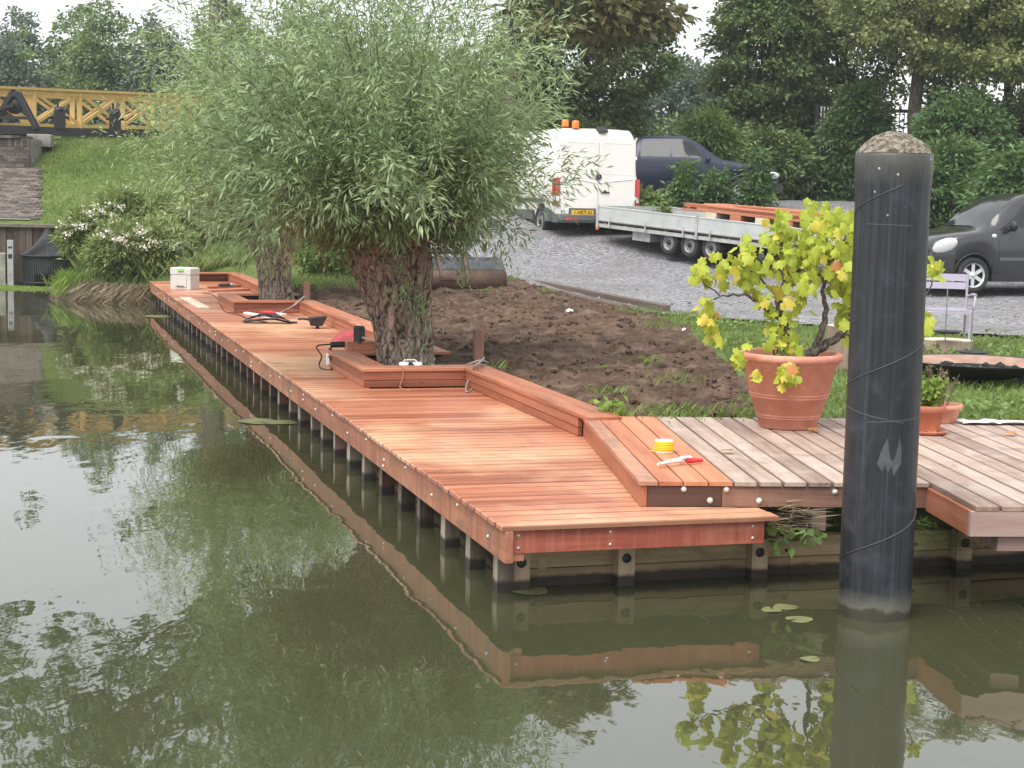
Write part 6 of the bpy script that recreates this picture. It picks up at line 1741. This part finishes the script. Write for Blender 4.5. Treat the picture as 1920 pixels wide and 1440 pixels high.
for k, (u, v, lab) in enumerate(((1523, 812, 'brown fallen leaf beside the foot of the ringed pot'), (1752, 818, 'brown fallen leaf in front of the small pot saucer'), (1362, 850, 'curled brown leaf on the grey boards near the yellow spool'), (1893, 818, 'dark fallen leaf on the grey boards at far right'))):
    p_ = un(u, v, ZU)
    lf = vleaf(30 + k)
    lf.v = [(a * .9, b * .9, abs(c_) * .5 + .02 - .2 * abs(a)) for a, b, c_ in lf.v]
    solo('fallen_leaf', lab, 'leaf', lf, M['vb'], (p_.x, p_.y, ZU + .002), R.uniform(0, 6))

# ================================================================== WORK THINGS ON THE DECKS
p_ = un(1245, 848, ZU)
sp = thing('wire_spool', 'spool of yellow wire standing on the new orange boards', 'spool', (p_.x, p_.y, ZU + .002))
part('flange', MB().lathe([(0, 0), (.062, 0), (.063, .003), (.062, .006), (0, .006)], 32), M['white_plastic'], sp)
part('flange', MB().lathe([(0, .074), (.060, .074), (.061, .077), (.060, .080), (.012, .080), (.012, .07)], 32), M['white_plastic'], sp)
wm_ = MB()
for k in range(6):
    z_ = .013 + k * .011
    wm_.lathe([(.040, z_ - .005), (.060 + R.uniform(0, .004), z_ - .004), (.063 + R.uniform(0, .004), z_), (.060, z_ + .005), (.04, z_ + .006)], 28)
part('wire', wm_, M['yellow_wire'], sp)
part('loose_end', MB().tube([(-.055, -.02, .014), (-.08, -.03, .008), (-.095, .01, .004), (-.07, .02, .004)], .0025, 5), M['yellow_wire'], sp)
a_, b_ = un(1212, 880, ZU), un(1330, 866, ZU)
g = thing('caulking_gun', 'white caulking gun with a red handle lying on the new orange boards', 'caulking gun', ((a_ + b_) / 2), math.atan2((b_ - a_).y, (b_ - a_).x))
g.location.z = ZU + .003
part('frame', MB().tube([(-.18, 0, .02), (-.10, .0, .026), (-.02, 0, .03), (.04, .0, .03)], [.009, .012, .015, .013], 10).tube([(.02, .012, .03), (.06, .045, .032), (.12, .055, .03), (.16, .055, .024)], [.009, .011, .012, .016], 8), M['white_plastic'], g)
part('rod', MB().tube([(-.03, -.005, .034), (.08, -.01, .034)], .006, 6), M['steel'], g)
part('grip', MB().tube([(.06, -.012, .028), (.10, -.016, .022), (.14, -.02, .02), (.185, -.024, .018)], [.016, .018, .014, .012], 8), M['red_plastic'], g)
# white tool crate at the far end
c_ = un(353, 543, ZD)
cr = thing('tool_crate', 'pale grey plastic tool crate with a green latch at the far end of the deck', 'crate', (c_.x - .08, c_.y + .1, ZD + .004), math.radians(-20))
part('crate_body', MB().box(-.21, .21, -.16, .16, 0, .27, ch=.012), M['crate'], cr)
part('lid', MB().box(-.215, .215, -.165, .165, .275, .40, ch=.02), M['crate'], cr)
part('latch', MB().box(-.05, .07, -.185, -.166, .335, .375), M['green_plastic'], cr)
part('panel', MB().box(-.12, .13, -.172, -.161, .05, .24), M['crate'], cr)
part('handle', MB().box(-.07, .08, -.180, -.173, .05, .07), M['grey_plastic'], cr)
a_, b_ = un(345, 560, ZD), un(380, 579, ZD)
d_ = b_ - a_
solo('pale_board', 'pale bare board lying on the deck near the white crate', 'board', MB().box(-.085, .085, 0, d_.length, 0, .025, ch=.003), M['pale_wood'], (a_.x + .02, a_.y, ZD + .004), math.atan2(d_.y, d_.x) - PI / 2)
for k, (u0, v0, u1, v1, lab) in enumerate(((392, 541, 462, 538, 'thin orange lath lying across the deck behind the far tree box'), (392, 548, 470, 545, 'second orange lath beside the grey grinder, behind the far tree box'))):
    a_, b_ = un(u0, v0, ZD), un(u1, v1, ZD); d_ = b_ - a_
    solo('lath', lab, 'lath', MB().box(-.05, .05, 0, d_.length, 0, .04, ch=.003), M['load'], (a_.x, a_.y, ZD + .004), math.atan2(d_.y, d_.x) - PI / 2, 'laths on the deck')
def grinder(lab, loc, rz):
    t = thing('angle_grinder', lab, 'angle grinder', loc, rz, 'angle grinders')
    part('grip', MB().tube([(-.16, 0, .045), (-.06, 0, .05), (.05, 0, .05)], [.030, .034, .032], 12), M['black_plastic'], t)
    part('gear_head', MB().tube([(.05, 0, .05), (.09, 0, .052), (.13, 0, .05)], [.032, .04, .028], 12), M['steel'], t)
    part('disc', MB().lathe([(0, -.004), (.062, -.004), (.062, .0), (0, .0)], 24, (.10, 0, .012)), M['grey_plastic'], t)
    part('side_handle', MB().tube([(.09, .03, .05), (.09, .15, .06)], .013, 8), M['black_plastic'], t)
    return t
p_ = un(426, 544, ZD); grinder('grey angle grinder lying by the laths behind the far tree box', (p_.x, p_.y, ZD + .046), .4)
p_ = un(648, 655, ZC + .03); grinder('grey angle grinder on the rear corner of the near tree box, its cord hanging down', (p_.x, p_.y, ZC + .032), .2)
gp = p_
# cord of that grinder
q = [gp + Vector((-.16, 0, .05)), gp + Vector((-.30, -.05, .03)), un(603, 668, ZD + .12), un(598, 684, ZD + .03), un(606, 692, ZD + .006), un(621, 693, ZD + .006), un(622, 680, ZD + .06), un(617, 668, ZD + .14)]
def smooth_path(q, n=6):
    out = []
    for i in range(len(q) - 1):
        p0, p1, p2, p3 = q[max(i - 1, 0)], q[i], q[i + 1], q[min(i + 2, len(q) - 1)]
        for k in range(n):
            t = k / n
            out.append(.5 * ((2 * p1) + (p2 - p0) * t + (2 * p0 - 5 * p1 + 4 * p2 - p3) * t * t + (3 * p1 - p0 - 3 * p2 + p3) * t ** 3))
    return out + [q[-1]]
solo('power_cord', 'black power cord looping from the grinder down to the deck by the near tree box', 'cord', MB().tube(smooth_path([Vector(v) for v in q]), .009, 6), M['black_plastic'])
p_ = un(614, 690, ZD)
bt = thing('white_bottle', 'small white bottle standing on the deck against the near tree box', 'bottle', (p_.x, p_.y + .25, ZD + .002))
part('bottle_body', MB().lathe([(0, 0), (.04, 0), (.042, .01), (.042, .12), (.02, .15), (.018, .165), (0, .166)], 20), M['white_plastic'], bt)
part('bottle_cap', MB().lathe([(.019, .162), (.019, .19), (0, .191)], 16), M['grey_plastic'], bt)
# hammer and red cloth behind
p_ = DK(NF + .62, B1[1] - .02, ZC + .125)
hm = thing('mallet', 'black-headed mallet with a pale wooden handle resting across the near tree box', 'mallet', (p_.x - .30, p_.y - .05, ZC + .125), -.55)
part('head', MB().box(-.04, .04, -.045, .045, -.02, .16, ch=.012), M['black_plastic'], hm)
part('handle', MB().tube([(.03, 0, .04), (.20, 0, .02), (.42, -.02, -.02)], [.014, .015, .017], 8), M['pale_wood'], hm)
p_ = un(672, 644, ZD)
rb_ = MB()
rb_.grid([[(x, y, max(.0, .14 * (1 - (x / .40) ** 4) * (1 - (y / .24) ** 4) + .02 * mnoise.noise((x * 9, y * 9, 1)))) for x in np.linspace(-.40, .40, 22)] for y in np.linspace(-.24, .24, 14)])
solo('red_bag', 'faded red cloth bag lying on the deck behind the near tree box', 'bag', rb_, M['pink_red'], (p_.x + .05, p_.y + .3, ZD + .003), .2)
p_ = DK(NF + .52, B1[0] + .30, ZC - .10)
rs_ = thing('respirator', 'black and white dust mask lying at the foot of the big willow', 'dust mask', (p_.x, p_.y, ZC - .03), .2)
part('mask', ellipsoid((0, 0, .035), .11, .075, .045), M['black_plastic'], rs_)
part('filter', MB().lathe([(0, .03), (.045, .026), (.05, 0)], 18, (.06, -.02, .06)).lathe([(0, .03), (.045, .026), (.05, 0)], 18, (-.07, -.02, .06)), M['white_plastic'], rs_)
part('strap', MB().tube([(-.10, .02, .05), (-.05, .06, .10), (.05, .06, .10), (.10, .02, .05)], .008, 6), M['white_plastic'], rs_)
# cords and cables on the edging
q = [DK(NF + .37, B1[0] - .03, ZC + .02), DK(NF + .365, B1[0] - .035, ZC - .05), DK(NF + .34, B1[0] - .05, ZD + .03), DK(NF + .33, B1[0] - .12, ZD + .006), DK(NF + .37, B1[0] - .35, ZD + .006)]
solo('brown_cord', 'thin brown cord hanging over the front of the near tree box', 'cord', MB().tube(smooth_path([DK(NF + .36, B1[0] + .1, ZC + .034), DK(NF + .37, B1[0] - .0, ZC + .036)] + q), .006, 5), M['cord_brown'])
def cab(pts): return [Vector(p) for p in pts]
A = lambda u, v, z: un(u, v, z)
q = cab([A(876, 684, ZC + .05), A(900, 676, ZC + .10), A(915, 681, ZC + .035), A(905, 685, ZC + .035), A(893, 683, ZC + .10), A(884, 700, ZC - .02), A(874, 726, ZD + .02), A(876, 735, ZD + .008), A(886, 728, ZD + .008), A(890, 702, ZD + .10), A(897, 683, ZC + .08), A(908, 671, ZC + .09)])
solo('grey_cable', 'loops of grey cable slung over the edging corner by the near tree box', 'cable', MB().tube(smooth_path(q), .010, 6), M['cable_grey'])
q = cab([A(519, 590, ZD + .01), A(535, 582, ZD + .05), A(552, 572, ZC + .03), A(562, 563, ZC + .06), A(571, 556, ZC + .06)])
solo('grey_cable', 'grey cable running from deck over the far tree box to its stake', 'cable', MB().tube(smooth_path(q), .014, 6), M['cable_grey'])
q = cab([A(380, 549, ZD + .01), A(395, 551, ZD + .01), A(408, 560, ZD + .01), A(420, 582, ZD + .01), A(445, 589, ZD + .01), A(470, 599, ZD + .01), A(500, 604, ZD + .01)])
solo('black_cable', 'dark cable trailing along the deck past the far tree box', 'cable', MB().tube(smooth_path(q), .007, 6), M['black_plastic'])
# flat dark tarp/strap heap, laths and clamp
p_ = un(500, 606, ZD); r9 = random.Random(4)
tm_ = MB().grid([[(x, y * (1 - .5 * abs(x / .34) ** 2) + .02 * math.sin(x * 14), .010 + .10 * max(0, 1 - (x / .36) ** 2) * (.5 + .6 * mnoise.noise((x * 11, y * 11, 2)) + .5)) for x in np.linspace(-.34, .36, 24)] for y in np.linspace(-.16, .16, 10)])
tm_.tube(smooth_path([Vector((-.30, -.06, .02)), Vector((-.1, -.12, .05)), Vector((.1, -.05, .06)), Vector((.3, -.02, .02)), Vector((.42, .02, .012))]), .014, 6)
solo('black_tarp', 'crumpled black tarp and straps lying flat in the middle of the deck', 'tarp', tm_, M['black_plastic'], (p_.x, p_.y, ZD + .002), .1)
for k, (u0, v0, u1, v1, lab) in enumerate(((461, 589, 512, 598, 'narrow white strip of trim lying behind the black tarp'), (515, 590, 533, 592, 'short white strip beside the red clamp'))):
    a_, b_ = un(u0, v0, ZD), un(u1, v1, ZD); d_ = b_ - a_
    solo('white_strip', lab, 'strip', MB().box(-.04, .04, 0, d_.length, 0, .03, ch=.003), M['white_plastic'], (a_.x, a_.y, ZD + .004), math.atan2(d_.y, d_.x) - PI / 2, 'white strips on the deck')
p_ = un(502, 591, ZD)
solo('red_clamp', 'small red hand clamp lying among the white strips', 'clamp', MB().tube([(-.10, 0, .03), (.02, .02, .035), (.12, .0, .03)], [.025, .03, .02], 8).box(-.13, -.09, -.04, .05, .0, .06), M['red_plastic'], (p_.x, p_.y, ZD + .004), .1)
p_ = un(596, 616, ZD)
dp = thing('dustpan', 'black dustpan tipped up on the deck in front of the edging', 'dustpan', (p_.x, p_.y, ZD + .04), (.0, 0, .15))
part('pan', MB().hexa([(-.10, -.08, 0), (.06, -.08, 0), (.06, .10, .0), (-.10, .10, 0), (-.13, -.11, .10), (.12, -.11, .13), (.12, .13, .13), (-.13, .13, .10)]), M['black_plastic'], dp)
part('handle', MB().tube([(-.11, 0, .08), (-.20, 0, .09), (-.27, 0, .085)], [.018, .014, .016], 8), M['black_plastic'], dp)
part('foot', MB().box(-.03, .02, -.03, .03, -.04, .0), M['black_plastic'], dp)
a_ = un(388, 507, .62)
rt_ = thing('barrow_handles', 'red tube frame of a tipped wheelbarrow behind the far end of the deck', 'wheelbarrow', (-6.45, 34.95, .48))
part('frame', MB().tube([(0, 0, .10), (.28, .1, .33), (.36, .12, .38)], .035, 8), M['red_plastic'], rt_)
part('grip', MB().tube([(.34, .12, .36), (.46, .14, .42), (.50, .16, .36)], .03, 8), M['orange'], rt_)
# litter on the soil
for k, (u, v, lab) in enumerate(((1067, 584, 'crumpled white paper lying on the dug soil'), (1283, 622, 'white paper scrap at the grassy rim of the soil'))):
    p_ = un(u, v, .62)
    solo('paper_scrap', lab, 'paper', MB().add(*lump((0, 0, .03), .055, random.Random(k))), M['white_plastic'], (p_.x, p_.y, .60), 0, 'paper scraps')
for k, (u, v, lab) in enumerate(((860, 590, 'small pile of splintered wood on the soil'),)): pass
# lily pads
pads = [(992, 1107, .11, 'lily pad floating under the near corner of the deck'), (1447, 1144, .06, 'lily pad by the quay post, leftmost of the group left of the pole'), (1474, 1138, .07, 'lily pad by the quay post, rearmost of the group left of the pole'),
        (1499, 1161, .075, 'lily pad nearest the mooring pole at its left'), (483, 790, .20, 'wide lily pad on the dark water left of the deck'), (528, 792, .16, 'lily pad touching the reflection of the deck posts'),
        (300, 593, .3, 'lily pad raft in the dark corner below the far end of the deck'), (1518, 1236, .05, 'tiny pale leaf floating left of the pole reflection')]
for k, (u, v, r_, lab) in enumerate(pads):
    p_ = un(u, v, .004); rr4 = random.Random(k + 50)
    V = [(0, 0, 0)] + [(r_ * (1 + .06 * math.sin(3 * a + k)) * math.cos(a), r_ * (1 + .06 * math.cos(2 * a)) * math.sin(a), .003 * math.sin(2 * a + k)) for a in np.linspace(.15, 2 * PI - .15, 22)]
    mb = MB().add(V, [(0, i, i + 1) for i in range(1, 22)], True)
    b0 = len(mb.v); mb.add([(v_[0], v_[1], v_[2] - .004) for v_ in V], [(0, i + 1, i) for i in range(1, 22)], True)
    solo('lily_pad', lab, 'lily pad', mb, M['pad'], (p_.x, p_.y, .006), rr4.uniform(0, 6), 'lily pads')

# ================================================================== THIN HAZE
hz = MB().box(-262, 262, -122, 362, -2.4, 17)
hm_, hn, hl, hp_ = newmat('thin_haze')
hn.remove(hp_)
pv = hn.new('ShaderNodeVolumePrincipled')
pv.inputs['Color'].default_value = (.93, .96, 1, 1); pv.inputs['Density'].default_value = .0007; pv.inputs['Anisotropy'].default_value = .2
hl.new(pv.outputs[0], hn['Material Output'].inputs['Volume'])
tag(link('haze', hz.mesh('haze'), hm_), None, None, None, 'stuff')
